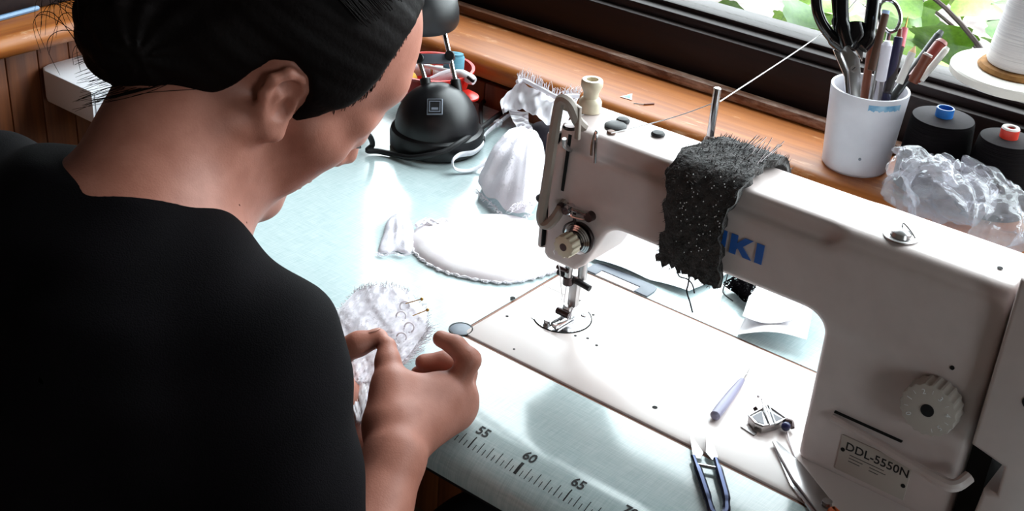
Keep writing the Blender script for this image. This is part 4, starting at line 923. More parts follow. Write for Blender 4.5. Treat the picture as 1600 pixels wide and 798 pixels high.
pen('pencil', 'brown pencil with pale blue end standing in the white pot', (1385, 16), (1351, 150), .0042, 'pen_brown', 'pencil', tip=(.95, .95), tipm='pale_blue', tipl=.04, dt=1.345, db=1.36)
pen('marker', 'frosted white marker standing upright in the white pot', (1387, 64), (1371, 152), .0056, 'pen_white', dt=1.33, db=1.355, tip=(.9, .5), tipl=.05)
pen('ballpoint', 'navy ballpoint with a metal band standing in the white pot', (1407, 45), (1385, 150), .0048, 'pen_navy', dt=1.37, db=1.38, tip=(.7, .4), tipm='pen_rust', tipl=.12)
t = pen('craft_knife', 'dark pen with a bright pink grip and needle tip in the white pot', (1414, 44), (1386, 148), .0046, 'pen_dark', dt=1.38, db=1.375, tip=(1.1, .8), tipm='pen_pink', tipl=.28)
a = AD(1414, 44, 1.38); obj('needle', cyl(a, a + (a - AD(1386, 148, 1.375)) * .18, .0012, .0003, 8), 'brass', t)
pen('white_pencil', 'white pencil with a sharpened wooden point in the white pot', (1430, 72), (1394, 155), .0042, 'pen_cream', 'pencil', dt=1.345, db=1.355, tip=(.95, .15), tipm='pencil_wood', tipl=.12)
pen('black_pen', 'black pen leaning right at the back of the white pot', (1471, 49), (1415, 125), .0048, 'pen_black', dt=1.40, db=1.39, tip=(.9, .7), tipl=.08)
pen('flat_handle', 'broad red brown handle leaning right in the white pot', (1474, 64), (1408, 150), .0074, 'pen_red', 'tool', dt=1.375, db=1.375, tip=(1, .75), tipl=.06)
pen('brown_stick', 'chestnut stick with a pale cut end in the white pot', (1451, 84), (1415, 148), .0056, 'pen_rust', 'tool', dt=1.345, db=1.36, tip=(.9, .9), tipm='pen_cream', tipl=.03)
pen('white_stick', 'thin white stick beneath the red brown handle', (1481, 74), (1420, 148), .0036, 'pen_cream', 'tool', dt=1.36, db=1.37, tip=(.9, .7), tipl=.04)
pen('rust_pen', 'rust coloured pen behind the brown pencil in the white pot', (1366, 45), (1352, 140), .0046, 'pen_rust', dt=1.40, db=1.395, tip=(.9, .6), tipl=.05)
pen('metal_pen', 'slim metal pen between the pencil and the frosted marker', (1379, 70), (1362, 150), .0026, 'steel', dt=1.385, db=1.38, tip=(.8, .5), tipl=.05)
# large black handled shears
sh = thing('black_shears', AD(1334, 150, 1.375), 'large shears with black handles standing point down in the white pot', 'scissors', 'tools in the white pot')
def vpoly(pts, dep, th, name, m, p, bev=.0006):
    P = [AD(*q, dep) for q in pts]; c0 = np.array(P).mean(0); M = frame(c0, -FW, RT); Mi = np.array(M.inverted())
    L2 = [(Mi[:3, :3] @ q + Mi[:3, 3])[:2] for q in P]; return obj(name, moved(prism(L2, -th / 2, th / 2, bev), M), m, p, smooth=30)
vpoly([(1312, 74), (1324, 72), (1343, 92), (1345, 120), (1343, 175), (1330, 175), (1326, 110)], 1.375, .003, 'blade', 'steel', sh)
vpoly([(1301, 78), (1312, 76), (1326, 108), (1330, 140), (1332, 175), (1323, 175), (1319, 120)], 1.381, .003, 'blade', 'chrome', sh)
vpoly([(1334, 74), (1349, 76), (1347, 96)], 1.382, .003, 'blade_heel', 'steel', sh)
obj('pivot_screw', cyl(AD(1334, 107, 1.3715), AD(1334, 107, 1.374), .0036), 'steel', sh); obj('screw_slot', cyl(AD(1331.5, 109, 1.371), AD(1336.5, 105, 1.371), .0006, n=5), 'ink', sh)
hl = smooth_path([AD(*q, 1.378) for q in ((1318, 74), (1300, 58), (1284, 35), (1276, 8), (1278, -25), (1296, -38), (1306, -10), (1310, 25), (1316, 50))], 6)
obj('handle', tube(hl, [.0075] * 6 + [.006] * (len(hl) - 12) + [.0085] * 6, 12), 'black_shine', sh)
hr = smooth_path([AD(*q, 1.372) for q in ((1325, 72), (1318, 45), (1316, 5), (1320, -30), (1345, -45), (1364, -20), (1361, 30), (1356, 60), (1345, 74))], 6)
obj('handle', tube(hr, [.0085] * 8 + [.0070] * (len(hr) - 16) + [.0085] * 8, 12), 'black_shine', sh)
obj('handle_web', tube([AD(1326, 74, 1.374), AD(1337, 55, 1.374), AD(1338, 35, 1.374)], [.0085, .0115, .008], 12), 'black_shine', sh)
# small metal scissors
ms = thing('metal_scissors', AD(1380, 150, 1.39), 'small all metal scissors with looped handles in the white pot', 'scissors', 'tools in the white pot')
lp1 = smooth_path([AD(*q, 1.388) for q in ((1384, 46), (1376, 34), (1374, 14), (1380, 2), (1392, 1), (1402, 10), (1407, 28), (1402, 44), (1392, 50))], 6, True)
obj('finger_loop', tube(lp1, .0022, 8, True), 'chrome', ms)
lp2 = smooth_path([AD(*q, 1.395) for q in ((1372, 50), (1364, 36), (1362, 12), (1368, -6), (1380, -8), (1374, 12), (1376, 36))], 6, True)
obj('finger_loop', tube(lp2, .0020, 8, True), 'chrome', ms)
obj('shank', tube([AD(1390, 48, 1.39), AD(1382, 90, 1.392), AD(1374, 160, 1.394)], .0026, 8), 'steel', ms)
obj('shank', tube([AD(1372, 48, 1.396), AD(1376, 95, 1.396), AD(1378, 160, 1.396)], .0024, 8), 'steel', ms)

# black cones of thread
mat('black_thread', '#0c090b', .9, spec=.1, col2='#120e10', scale=5, stretch=(3, 3, 240), bump=.4, bscale=5); mat('cone_top', '#332b30', .9, col2='#2c262a', scale=200); mat('core_blue', '#1d6ec2', .35); mat('core_red', '#d83a2a', .35); mat('core_white', '#ece4e0', .4)
def cone(name, label, c, r0, r1, h, cm, inner, top2=None):
    t = thing(name, c, label, 'thread cone', 'black thread cones on the sill'); c = np.asarray(c)
    obj('thread', shift(lathe([(r0 * .96, 0), (r0, .004), (r0 * .99, h * .3), (r1, h - .003), (r1 * .97, h)], 48), c), 'black_thread', t)
    obj('thread_top', shift(lathe([(r1 * .965, 0), (.010, .0012)], 40), c + np.array((0, 0, h))), 'cone_top', t)
    obj('core', shift(lathe([(.0095, .0005), (.0095, .0105), (.0090, .011), (.0078 if not top2 else .0045, .011), (.0070 if not top2 else .004, .004), (.0001, .003)], 32), c + np.array((0, 0, h))), cm, t)
    if top2: obj('core_rim', shift(lathe([(.0094, 0), (.0088, .0016), (.0050, .0016), (.0045, 0)], 32, False), c + np.array((0, 0, h + .011))), top2, t)
    return t
cone('thread_cone', 'black thread cone with a bright blue core', (.2390, .5030, SZ), .038, .0335, .0800, 'core_blue', .008)
cone('thread_cone', 'black thread cone with a red and white core', (.3110, .4990, SZ), .038, .0290, .0800, 'core_red', .004, 'core_white')
# white cone on its disc: a thread stand whose foot stands on the sill outside the picture
stt = thing('thread_stand', (.40, .50, SZ), 'white disc of a thread stand above the black cones', 'thread stand')
dc = AD(1592, 110, 1.33)
mat('foam_brown', '#a8763f', .9, col2='#8f6232', scale=120); 
M = mat('disc_white', '#e4ded6', .45)
obj('disc', shift(lathe([(.0665, 0), (.069, .002), (.069, .0085), (.0675, .0105), (.012, .0105)], 64), dc - np.array((0, 0, .0105))), 'disc_white', stt)
obj('foam_ring', shift(lathe([(.041, 0), (.0425, .002), (.040, .0055), (.030, .007), (.01, .007)], 48), dc), 'foam_brown', stt)
obj('column_rod', cyl((.435, .52, SZ), (.435, .52, .55), .005, n=16), 'steel', stt)
obj('arm', join(cyl((.435, .52, dc[2] - .018), dc - np.array((0, 0, .018)), .0045), cyl(dc - np.array((0, 0, .022)), dc + np.array((0, 0, .03)), .004)), 'steel', stt)
obj('foot', shift(lathe([(.03, 0), (.03, .006), (.01, .010), (.006, .02)], 32), (.435, .52, SZ)), 'under_metal', stt)
wc = thing('white_cone', dc + np.array((0, 0, .007)), 'large white thread cone standing on the white disc', 'thread cone')
obj('thread', shift(lathe([(.0335, 0), (.035, .003), (.0335, .02), (.020, .135), (.018, .140)], 48), dc + np.array((0, 0, .0072))), 'white_thread', wc)
obj('core', shift(lathe([(.016, .139), (.014, .15), (.010, .15)], 32), dc + np.array((0, 0, .007))), 'core_white', wc)
# yellow reel at the picture's right edge
yr = thing('yellow_reel', (.368, .462, SZ), 'yellow rimmed reel at the far right end of the sill in view', 'reel')
yc = np.array((.395, .470, SZ))
obj('flange', shift(join(lathe([(.030, 0), (.031, .002), (.029, .004)], 32), lathe([(.029, .020), (.031, .022), (.030, .024)], 32)), yc), mat('reel_yellow', '#d8b45a', .5), yr)
obj('winding', shift(lathe([(.027, .004), (.027, .020)], 32), yc), 'pale_thread', yr)
# crumpled clear bag
bagm = film('bag_film', (.93, .92, .95, 1), 1.5, .12, dif=.16)
bag = thing('plastic_bag', (.29, .425, SZ), 'crumpled clear plastic bag lying on the sill behind the machine arm', 'bag')
BK, BP, BA = waves(77, 12)
def bagpost(p, d):
    w = np.zeros(len(p))
    for k, f_, a_ in zip(BK, BP, BA): w += a_ * (1 - 2 * np.abs(np.sin(p @ k * 46 + f_ + .8 * w)))
    return np.maximum(d + .0042 * w, SZ + .0006 - p[:, 2])
cB = AD(1480, 325, 1.27)
bz = [P_ell((.290, .434, SZ + .022), (.062, .027, .036), None, .02), P_cone(AD(1455, 275, 1.30), AD(1480, 330, 1.29), .016, .030, .02), P_cone(AD(1420, 262, 1.30), AD(1455, 285, 1.30), .010, .014, .015), P_cone((.33, .434, SZ + .02), (.350, .430, SZ + .012), .024, .018, .02)]
obj('film', nets(bz, [], (.17, .38, .06), (.42, .50, .19), .0021, bagpost), 'bag_film', bag, smooth=60)
obj('inner_fold', nets([P_ell((.285, .434, SZ + .030), (.035, .016, .028), None, .01)], [], (.2, .4, .06), (.36, .48, .16), .0024, bagpost), 'bag_film', bag, smooth=60)
# scraps on the sill
a = [AZ(*q, SZ) for q in ((969, 152), (988, 147), (987, 157))]
tri = thing('paper_triangle', a[0], 'tiny blue and white triangle of paper on the sill', 'paper scrap')
obj('scrap', prism([(p[0], p[1]) for p in a], SZ + .0003, SZ + .0010), 'paper', tri, smooth=0)
ca = np.array(a).mean(0); obj('blue_face', prism([(p[0], p[1]) for p in [ca + (q - ca) * .62 for q in a]], SZ + .0010, SZ + .0012), 'blue_glaze', tri, smooth=0)
ndl = thing('rusty_needle', AZ(1005, 162, SZ), 'rusty thin needle lying on the sill', 'needle')
obj('shaft', cyl(AZ(990, 161, SZ + .001), AZ(1006, 163, SZ + .001), .0005, n=6), 'steel', ndl); obj('shank', cyl(AZ(1006, 163, SZ + .001), AZ(1022, 162, SZ + .001), .0010, n=8), 'pen_rust', ndl)
# ------------------------------------------------------------------ the seamstress
mat('skin', '#9f6554', .5, col2='#ab705f', scale=60, bump=.10, bscale=700, sss=.0, spec=.35)
mat('nail', '#b58273', .35); mat('hair_dark', '#090505', .6, col2='#0f0807', scale=6, spec=.08, bump=.2, bscale=240)
mat('shirt_black', '#070507', .9, col2='#0a070a', scale=25, spec=.08, bump=.3, bscale=900); mat('trouser_black', '#0e0d12', .9)
def nrm(v): return v / np.linalg.norm(v)
HU = nrm(RT * .6972 + UP * .6716 - FW * .2507); HF = RT * .667 - UP * .4796 + FW * .5702; HF = nrm(HF - HU * (HF @ HU)); HL = np.cross(HU, HF)
HS = .01026; EX, EZ = .64, .40; EAR = AD(441, 165, .925); HO = EAR - (HF * EX - HL * 6.84 + HU * EZ) * HS
HA = np.stack([HF, HL, HU])
def Hd(x, y, z): return HO + (HF * x + HL * y + HU * z) * HS
def hell(x, y, z, rx, ry, rz, k=.01, rot=0.0):
    A = HA
    if rot: c, s = math.cos(rot), math.sin(rot); A = np.stack([HF * c + HU * s, HL, -HF * s + HU * c])
    return P_ell(Hd(x, y, z), np.array((rx, ry, rz)) * HS, A, k)
def hcap(a, b, ra, rb, k=.008): return P_cone(Hd(*a), Hd(*b), ra * HS, rb * HS, k)
NB = np.array((-.070, -.295, .203)); AR = np.array((.062, -.296, .140)); AL = np.array((-.235, -.325, .160))
ER = np.array((.180, -.370, -.080)); EL = np.array((-.150, -.335, -.100))
skin = [hell(.2, 0, 4.6, 9.2, 7.2, 8.5, .012), hell(4.2, 0, -1.2, 5.2, 6.0, 7.4, .014), hell(3.0, 0, -3.2, 4.6, 5.6, 5.0, .012)]
for s in (-1, 1):
    skin += [hcap((0.2, s * 4.9, -5.4), (7.0, s * 1.6, -8.6), 1.7, 1.6, .014), hcap((5.85, s * 4.07, -1.6), (5.75, s * 3.57, -5.0), 1.65, 1.55, .014), hcap((6.2, s * 4.3, -.6), (4.2, s * 5.0, -.4), 1.7, 1.6, .014), hcap((8.2, s * 1.2, 2.3), (7.2, s * 4.4, 2.2), 1.0, .8, .02),
             hell(7.9, s * 3.1, .7, 1.2, 1.35, 1.1, .006), hcap((9.6, s * .9, -2.6), (8.8, s * 1.3, -2.8), .65, .6, .008)]
skin += [hcap((8.6, 0, 1.4), (10.5, 0, -2.0), .7, .8, .010), hcap((7.9, 0, -5.0), (8.0, 0, -6.2), 1.15, 1.1, .012), hell(8.7, 0, -5.1, .7, 2.0, .5, .005), hell(8.5, 0, -6.1, .7, 1.8, .5, .005), hcap((7.6, 0, -8.9), (7.3, 0, -9.3), 1.6, 1.5, .014), hcap((7.0, -3.3, 5.4), (7.0, 3.3, 5.4), 1.6, 1.6, .014)]
# ears
for s in (-1, 1):
    def E(x, z, o=0.0):
        c, sn = math.cos(.42), math.sin(.42); xx, zz = (x * c - z * sn) * .79, (x * sn + z * c) * .79
        return (xx + EX, s * (6.75 + o * .8 - xx * .12), zz + EZ)
    hp = [E(*q) for q in ((.9, .9, -.1), (1.35, 2.0, .1), (.8, 3.15, .35), (-.5, 3.5, .55), (-1.7, 2.7, .65), (-2.05, 1.2, .6), (-1.75, -.4, .5), (-1.1, -1.7, .4), (-.5, -2.6, .35), (.2, -2.8, .2), (.5, -1.9, 0))]
    rs = (.34, .38, .40, .42, .42, .40, .38, .42, .58, .55, .45)
    for i in range(len(hp) - 1): skin.append(hcap(hp[i], hp[i + 1], rs[i], rs[i + 1], .003))
    skin += [hcap(E(.3, 2.2, -.35), E(-.9, 1.2, -.25), .55, .55, .006), hcap(E(-.9, 1.2, -.2), E(-.5, -1.2, -.2), .62, .6, .006), hcap(E(-.1, -1.3, -.1), E(-.1, -2.2, .1), .6, .45, .006), hcap(E(-.7, 1.6, .2), E(-.95, .2, .25), .3, .3, .004), hcap(E(-.95, .2, .25), E(-.2, -1.25, .15), .3, .3, .004), hcap(E(.85, .1, .05), E(.75, -.7, .05), .38, .4, .005)]
# neck, shoulders, chest
skin += [P_cone(Hd(-2.2, 0, -2.5), NB + np.array((.0, .005, 0)), .053, .056, .03), P_cone(Hd(1.5, 0, -5.5), NB + np.array((0, .035, -.02)), .038, .05, .03), P_cone(Hd(-3.5, 0, -2.0), NB + np.array((0, -.025, .01)), .040, .042, .03),
         P_cone(NB + np.array((.02, -.02, -.01)), AR + np.array((-.03, -.005, -.005)), .050, .045, .04), P_cone(NB + np.array((-.02, -.025, -.02)), AL + np.array((.03, -.005, -.015)), .044, .040, .04),
         P_ell((-.078, -.325, .06), (.150, .095, .15), None, .05), P_ell((-.078, -.36, .10), (.13, .07, .12), None, .05), P_ell((-.08, -.385, -.12), (.13, .095, .16), None, .05), P_ell((-.08, -.425, -.22), (.155, .115, .10), None, .05),
         P_cone(AR, ER, .045, .036, .03), P_cone(AL, EL, .045, .036, .03)]
# sterno-mastoid on the near side of the neck
skin += [hcap((-1.0, -6.0, -2.8), (1.5, -4.5, -9.5), 1.2, 1.4, .02)]
fin = []
def finger(pts, rs, k=.004):
    P = [AD(*p) for p in pts]
    for i in range(len(P) - 1): fin.append(P_cone(P[i], P[i + 1], rs[i], rs[i + 1], k))
    return P
WR = AD(617, 712, 1.012)
fin += [P_cone(ER, ER * .55 + WR * .45, .038, .036, .02), P_cone(ER * .55 + WR * .45, WR, .036, .0225, .02), P_cone(WR, AD(625, 672, 1.035), .0225, .024, .015)]
mcp = [(711, 606, 1.070), (722, 618, 1.080), (721, 634, 1.082), (714, 650, 1.078)]
for q, r in zip(mcp, (.0118, .0115, .0110, .0105)): fin.append(P_cone(AD(625, 680, 1.035), AD(*q), .018, r, .016))
fin += [P_cone(AD(628, 668, 1.035), AD(688, 618, 1.062), .021, .013, .016), P_cone(AD(602, 655, 1.030), AD(611, 600, 1.048), .0150, .0130, .016), P_cone(AD(611, 605, 1.046), AD(680, 612, 1.066), .011, .011, .02)]
rt = finger([(611, 600, 1.048), (606, 566, 1.058), (605, 541, 1.066)], (.0128, .0100, .0080), .006)
ri = finger([(711, 606, 1.070), (733, 562, 1.066), (712, 540, 1.070), (689, 529, 1.074)], (.0112, .0098, .0084, .0072))
rm_ = finger([(722, 618, 1.080), (728, 580, 1.092), (694, 564, 1.098), (662, 566, 1.096)], (.0110, .0095, .0085, .0074))
rg = finger([(721, 634, 1.082), (716, 598, 1.102), (682, 582, 1.106), (654, 584, 1.104)], (.0105, .0092, .0082, .0072))
rp_ = finger([(714, 650, 1.078), (704, 618, 1.100), (680, 602, 1.106), (664, 600, 1.106)], (.0100, .0084, .0074, .0064))
# left hand: thumb on the lace, fingers under it
WL = AD(540, 692, 1.095)
fin += [P_cone(EL, EL * .5 + WL * .5, .037, .034, .02), P_cone(EL * .5 + WL * .5, WL, .034, .0225, .02), P_cone(WL, AD(530, 640, 1.115), .0225, .024, .015)]
lm_ = [(524, 562, 1.135), (516, 575, 1.138), (514, 592, 1.136), (516, 608, 1.130)]
for q in lm_: fin.append(P_cone(AD(530, 650, 1.11), AD(*q), .018, .0110, .016))
fin += [P_cone(AD(530, 645, 1.105), AD(520, 585, 1.095), .016, .014, .016)]
lt = finger([(516, 590, 1.095), (528, 552, 1.080), (560, 537, 1.074), (592, 527, 1.074)], (.0135, .0112, .0098, .0078), .006)
for q, e, m_ in (((524, 562, 1.135), (596, 565, 1.140), (560, 552, 1.150)), ((516, 575, 1.138), (598, 582, 1.140), (558, 572, 1.150)), ((514, 592, 1.136), (592, 598, 1.134), (552, 590, 1.146)), ((516, 608, 1.130), (584, 610, 1.128), (550, 606, 1.140))): finger([q, m_, e], (.0108, .0090, .0074))
pw = thing('person', (-.08, -.42, FLOOR), 'woman in a black shirt with dark pinned up hair bending over lace in her hands', 'person')
subs = []
for s in (-1, 1):
    E0 = (.15, s * 8.0, -.25); subs.append(hell(EX + .2, s * 7.25, EZ - .1, .70, .55, .78, .004)); subs.append(hell(EX - .6, s * 7.35, EZ + 1.5, .70, .35, .6, .004))
body = nets(skin + fin, subs, (-.34, -.56, -.34), (.26, .06, .46), .0021, None, True)
obj('body', body, 'skin', pw, smooth=180)
def nail(tip, prev, up, r):
    t, p = np.asarray(tip), np.asarray(prev); d = nrm(t - p); up = np.asarray(up, float); up = nrm(up - d * (up @ d)); sd = np.cross(d, up)
    g = ball((0, 0, 0), (r * .95, r * .72, r * .16), 8); M = np.eye(4); M[:3, 0] = d; M[:3, 1] = sd; M[:3, 2] = up; M[:3, 3] = t + up * r * .90 - d * r * .45
    return obj('fingernail', moved(g, M), 'nail', pw, smooth=180)
nail(lt[-1], lt[-2], UP * 1.0 - FW * .15, .0078); nail(rt[-1], rt[-2], UP * .3 + FW * .9, .0080)
# earring
obj('earring', tube([Hd(*[a + b for a, b in zip((EX + .9, -7.15, EZ - 2.25), (0, -.12 * math.cos(t), .22 * math.sin(t) - .15))]) for t in np.linspace(0, 2 * math.pi, 17)[:-1]], .0005, 6, True), 'chrome', pw)
# brow and lashes of the eye that shows
for s in (-1, 1):
    obj('eyebrow', tube([Hd(8.9, s * 1.6, 2.9), Hd(8.5, s * 3.0, 3.2), Hd(7.5, s * 4.5, 2.9)], [.0016, .0022, .0008], 6), 'hair_dark', pw)
    obj('eyelash', tube([Hd(9.25, s * 2.2, .25), Hd(9.35, s * 3.1, .05), Hd(8.6, s * 4.1, .2)], .0007, 5), 'hair_dark', pw)
# hair
def poly2(P):
    P = np.asarray(P, float)
    def fn(q):
        d = np.full(len(q), 1e9); ins = np.zeros(len(q), bool)
        for i in range(len(P)):
            a, b = P[i], P[(i + 1) % len(P)]; e = b - a; w = q - a; t = np.clip((w @ e) / (e @ e), 0, 1); d = np.minimum(d, np.linalg.norm(w - t[:, None] * e, axis=1))
            c = ((a[1] > q[:, 1]) != (b[1] > q[:, 1])); x = a[0] + (q[:, 1] - a[1]) * (b[0] - a[0]) / (b[1] - a[1] if b[1] != a[1] else 1e-9); ins ^= c & (q[:, 0] < x)
        return np.where(ins, -d, d)
    return fn
HP = poly2([(7.0, 15), (5.4, 12), (4.9, 9.5), (4.8, 8.3), (4.95, 6.2), (5.0, 4.6), (4.6, 3.0)] + [(EX + x, EZ + z) for x, z in ((3.2, 1.4), (2.6, -.1), (1.9, -1.0), (1.3, -.6), (1.2, .9), (.7, 2.0), (-.2, 2.9), (-1.7, 3.2), (-2.9, 2.4), (-3.3, .8), (-3.4, -.8), (-4.0, -2.6), (-5.2, -4.2), (-7.5, -5.6))] + [(-20, -9), (-20, 16), (7, 16)])
def hairpost(p, d):
    q = (p - HO) @ HA.T / HS; c = HP(q[:, [0, 2]]) * HS
    back = np.clip((-q[:, 0] - 5) / 4, 0, 1)
    ang = np.arctan2(q[:, 2] + 3, q[:, 0] + 9); w = np.sin(ang * 9 + q[:, 1] * 1.7) * .5 + np.sin(q[:, 1] * 3.7 + q[:, 2] * 1.3 + q[:, 0] * .8) * .5
    w2 = np.sin(np.arctan2(q[:, 2] - 6, q[:, 1]) * 17 + q[:, 0] * .35) * .5 + np.sin(np.arctan2(q[:, 2] - 6, q[:, 1]) * 41 + q[:, 0] * .5) * .3
    d = d + .0022 * w * back + .0010 * w2 * (1 - back)
    return -smin(-d, -c * (1 - back) + back * .05, .006)
hair = [hell(.1, 0, 4.8, 9.75, 7.75, 9.0, .02), hell(-8.4, .2, -2.6, 4.4, 5.4, 4.6, .03), hell(-10.4, 1.5, -1.0, 3.2, 3.8, 3.2, .03), hell(-8.8, -1.8, -3.8, 2.8, 3.2, 2.4, .03), hell(-4.8, 0, .0, 5.0, 6.7, 5.6, .03)]
lo = HO - .25; hi = HO + .25
hr_ = obj('hair', nets(hair, [], lo, hi, .0028, hairpost), 'hair_dark', pw, smooth=180)
rr = random.Random(11); G = []
def strand(a, b, c, d, r): G.append(tube(smooth_path([a, b, c, d], 5), [r] * 10 + [r * .7] * 5 + [r * .3], 4))
DN = np.array((0, 0, -1.))
for i in range(70):
    a = Hd(-9.5 + rr.uniform(-2.5, 1.5), rr.uniform(-3.5, 4.5), -2.5 + rr.uniform(-3.5, 4.0)); o_ = nrm(-HF + HL * rr.uniform(-.4, .6) + HU * rr.uniform(-.5, .5)); g_ = rr.uniform(.5, 1.2)
    b_ = a + o_ * .030; c_ = b_ + (o_ * .010 + DN * .012 + RT * rr.uniform(-.006, .004)) * g_; d_ = c_ + (DN * .022 + o_ * .004 + RT * rr.uniform(-.004, .012)) * g_
    strand(a, b_, c_, d_, .0003)
for i in range(110):
    y = rr.uniform(-6.5, 5); a = Hd(-5.5 + rr.uniform(-1.5, 1), y, -3.4 + rr.uniform(-.5, 1.5)); e = rr.uniform(1.5, 4.5)
    strand(a, Hd(-7.0, y, -4.6), Hd(-7.2 - .3 * e, y * .95, -5.2 - .4 * e), Hd(-7.6 - .5 * e, y * .9 + rr.uniform(-.6, .6), -5.6 - .8 * e), .00026)
for i in range(90):
    z = rr.uniform(1.5, 10); x = np.interp(z, [1.5, 4.5, 8, 10], [3.6, 4.9, 4.8, 5.0]); e = 1 - ((x - .2) / 9.2) ** 2 - ((z - 4.6) / 8.5) ** 2; l = -7.25 * math.sqrt(max(e, .05)); g_ = rr.uniform(.3, 1.1)
    strand(Hd(x - 1.6, l * 1.06, z + .5), Hd(x - .6, l * 1.03, z + .3), Hd(x + .1 * g_, l * 1.0, z), Hd(x + .45 * g_, l * .97, z - .5 * g_), .0003)
for i in range(320):
    t0 = rr.uniform(-1.25, 1.25); ph0 = rr.uniform(1.15, 1.45) + .12 * abs(t0); P_ = []
    for t in np.linspace(0, 1, 9):
        th_ = ph0 + (2.75 - ph0) * t + .02 * math.sin(9 * t + i); lat = t0 * (1 - .55 * t ** 2)
        P_.append(Hd(.1 + 9.85 * math.cos(th_) * math.cos(lat * .9), 7.85 * math.sin(lat), 4.8 + 9.1 * math.sin(th_) * math.cos(lat * .9)))
    G.append(tube(P_, .0005, 4))
tag(obj('loose_strands', join(*G), 'hair_dark', hr_, smooth=180), kind='stuff')
# shirt: the body's forms with ease, a wide neckline and loose elbow sleeves
SE = AR + (ER - AR) * .86; SL = AL + (EL - AL) * .8
shirt = [P_cone(NB + np.array((.02, -.02, -.010)), AR + np.array((-.02, -.005, 0)), .060, .054, .04), P_cone(NB + np.array((-.02, -.025, -.005)), AL + np.array((.02, -.005, 0)), .062, .054, .04),
         P_ell((-.078, -.33, .05), (.168, .110, .165), None, .05), P_ell((-.078, -.37, .09), (.150, .085, .135), None, .05), P_ell((-.08, -.40, -.12), (.160, .115, .18), None, .06), P_ell((-.08, -.43, -.24), (.185, .135, .09), None, .05),
         P_cone(AR, SE, .056, .058, .04), P_cone(AL, SL, .056, .058, .04)]
nsub = []
def shirtpost(p, d):
    x, y, z = p[:, 0], p[:, 1], p[:, 2]
    w = .0022 * np.sin(55 * (x + .6 * z) + 3 * np.sin(18 * z)) + .0016 * np.sin(90 * (z - .5 * x) + 2 * np.sin(30 * y)) + .0025 * np.sin(26 * x - 31 * z + 9 * y)
    d = d + w
    d = -smin(-d, -(z - .252 + .30 * (y + .34)), .006)
    ca = (p - AR) @ nrm(ER - AR) - np.linalg.norm(SE - AR); cb = (p - AL) @ nrm(EL - AL) - np.linalg.norm(SL - AL)
    nr = np.linalg.norm(np.cross(p - AR, nrm(ER - AR)), axis=1); nl = np.linalg.norm(np.cross(p - AL, nrm(EL - AL)), axis=1)
    ca = np.where((nr < .075) & (x > .075), ca, -1); cb = np.where((nl < .075) & (x < -.2), cb, -1)
    return np.maximum(np.maximum(d, np.minimum(ca, .02)), np.minimum(cb, .02))
obj('shirt', nets(shirt, nsub, (-.36, -.60, -.36), (.28, -.15, .30), .004, shirtpost), 'shirt_black', pw, smooth=180)
seat = np.array((-.08, -.43, -.26))
tr = [P_ell(seat + np.array((0, -.01, -.03)), (.185, .14, .085), None, .04)]
for s in (-1, 1):
    k = seat + np.array((s * .12 + .03, .40, .045)); an = np.array((k[0] + s * .02, k[1] - .06, FLOOR + .09)); tr += [P_cone(seat + np.array((s * .085, 0, -.02)), k, .082, .060, .03), P_cone(k, an, .058, .045, .03)]
obj('trousers', nets(tr, [], (-.36, -.62, FLOOR + .05), (.24, .12, -.14), .006), 'trouser_black', pw, smooth=180)
for s in (-1, 1):
    a = np.array((seat[0] + s * .13, .35 + seat[1], FLOOR + .035)); obj('shoe', nets([P_cone(a + np.array((0, -.04, .01)), a + np.array((0, .16, -.008)), .042, .034, .02), P_cone(a + np.array((0, -.01, .02)), a + np.array((0, -.01, .06)), .042, .040, .02)], [], a - .1, a + np.array((.1, .24, .14)), .005, lambda p, d: np.maximum(d, FLOOR + .001 - p[:, 2])), 'black_plastic', pw, smooth=180)

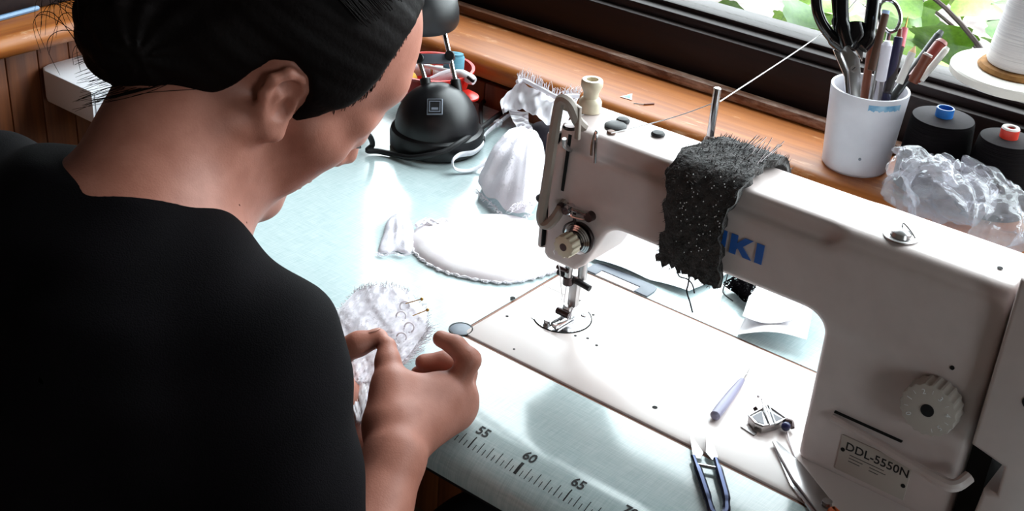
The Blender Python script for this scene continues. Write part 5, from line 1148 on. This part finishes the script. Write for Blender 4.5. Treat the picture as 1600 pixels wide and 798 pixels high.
# ------------------------------------------------------------------ the lace in her hands
hl_ = thing('held_lace', AD(590, 560, 1.095), 'ruffled white lace piece with two pins held in the woman\'s hands', 'lace')
def lacept(u, v):
    """u runs up the piece from its lower end to the frilled top, v across it"""
    us = [0, .12, .3, .5, .68, .85, 1.0]; lf = np.interp(u, us, [548, 540, 538, 536, 528, 526, 552]); rt_ = np.interp(u, us, [578, 596, 606, 640, 664, 668, 640])
    px = lf + (rt_ - lf) * v; py = 648 - 190 * u + 10 * math.sin(math.pi * v) * (u - .5) * -2
    dep = 1.076 + .140 * u ** 1.2 + .005 * nz(u * 6, v * 6, 1) + .002 * nz(u * 17, v * 15, 3) + .016 * (v - .5) ** 2
    return AD(px, py, dep)
obj('lace_cloth', sheet(lacept, 44, 34), 'veil_white', hl_, smooth=180)
obj('lace_overlay', sheet(lambda u, v: lacept(.30 + .72 * u, .04 + .98 * v) - FW * .0035 + UP * .0008 * nz(u * 20, v * 20, 6), 40, 30), 'lace_white', hl_, smooth=180)
for k in range(5):
    c0 = lacept(.55 + .08 * k, .72 + .05 * (k % 3)) - FW * .005
    obj('lace_loop', tube([c0 + (RT * math.cos(t) + UP * math.sin(t)) * .0045 for t in np.linspace(0, 2 * math.pi, 17)[:-1]], .0008, 6, True), 'white_fluff', hl_)
edge_r = [lacept(t, 1.0) - FW * .002 for t in np.linspace(.40, .98, 16)]; edge_l = [lacept(t, 0.0) - FW * .001 for t in np.linspace(0.05, 1, 20)]; edge_t = [lacept(1.0, t) for t in np.linspace(0, 1, 16)]; edge_b = [lacept(0.0, t) for t in np.linspace(0, 1, 12)]
obj('feathery_edge', join(fringe(edge_r[:9], lambda p, t: RT + UP * .2, .013, 120, .0003, 21, lift=.004), fringe(edge_r, lambda p, t: RT * .7 + UP * .2, .005, 80, .0003, 22), fringe(edge_t, lambda p, t: UP, .005, 90, .0003, 23), fringe(edge_l, lambda p, t: -RT, .003, 80, .0003, 24), fringe(edge_b, lambda p, t: -UP, .003, 60, .0003, 25)), 'white_fluff', hl_)
for (a, b) in (((634, 474), (659, 467)), ((645, 493), (668, 484))):
    pA, pB = AD(*a, 1.175), AD(*b, 1.160); o = obj('dress_pin', cyl(pA, pB, .0005, n=6), 'brass', hl_); obj('pin_head', ball(pB, .0016, 8), 'brass', o)
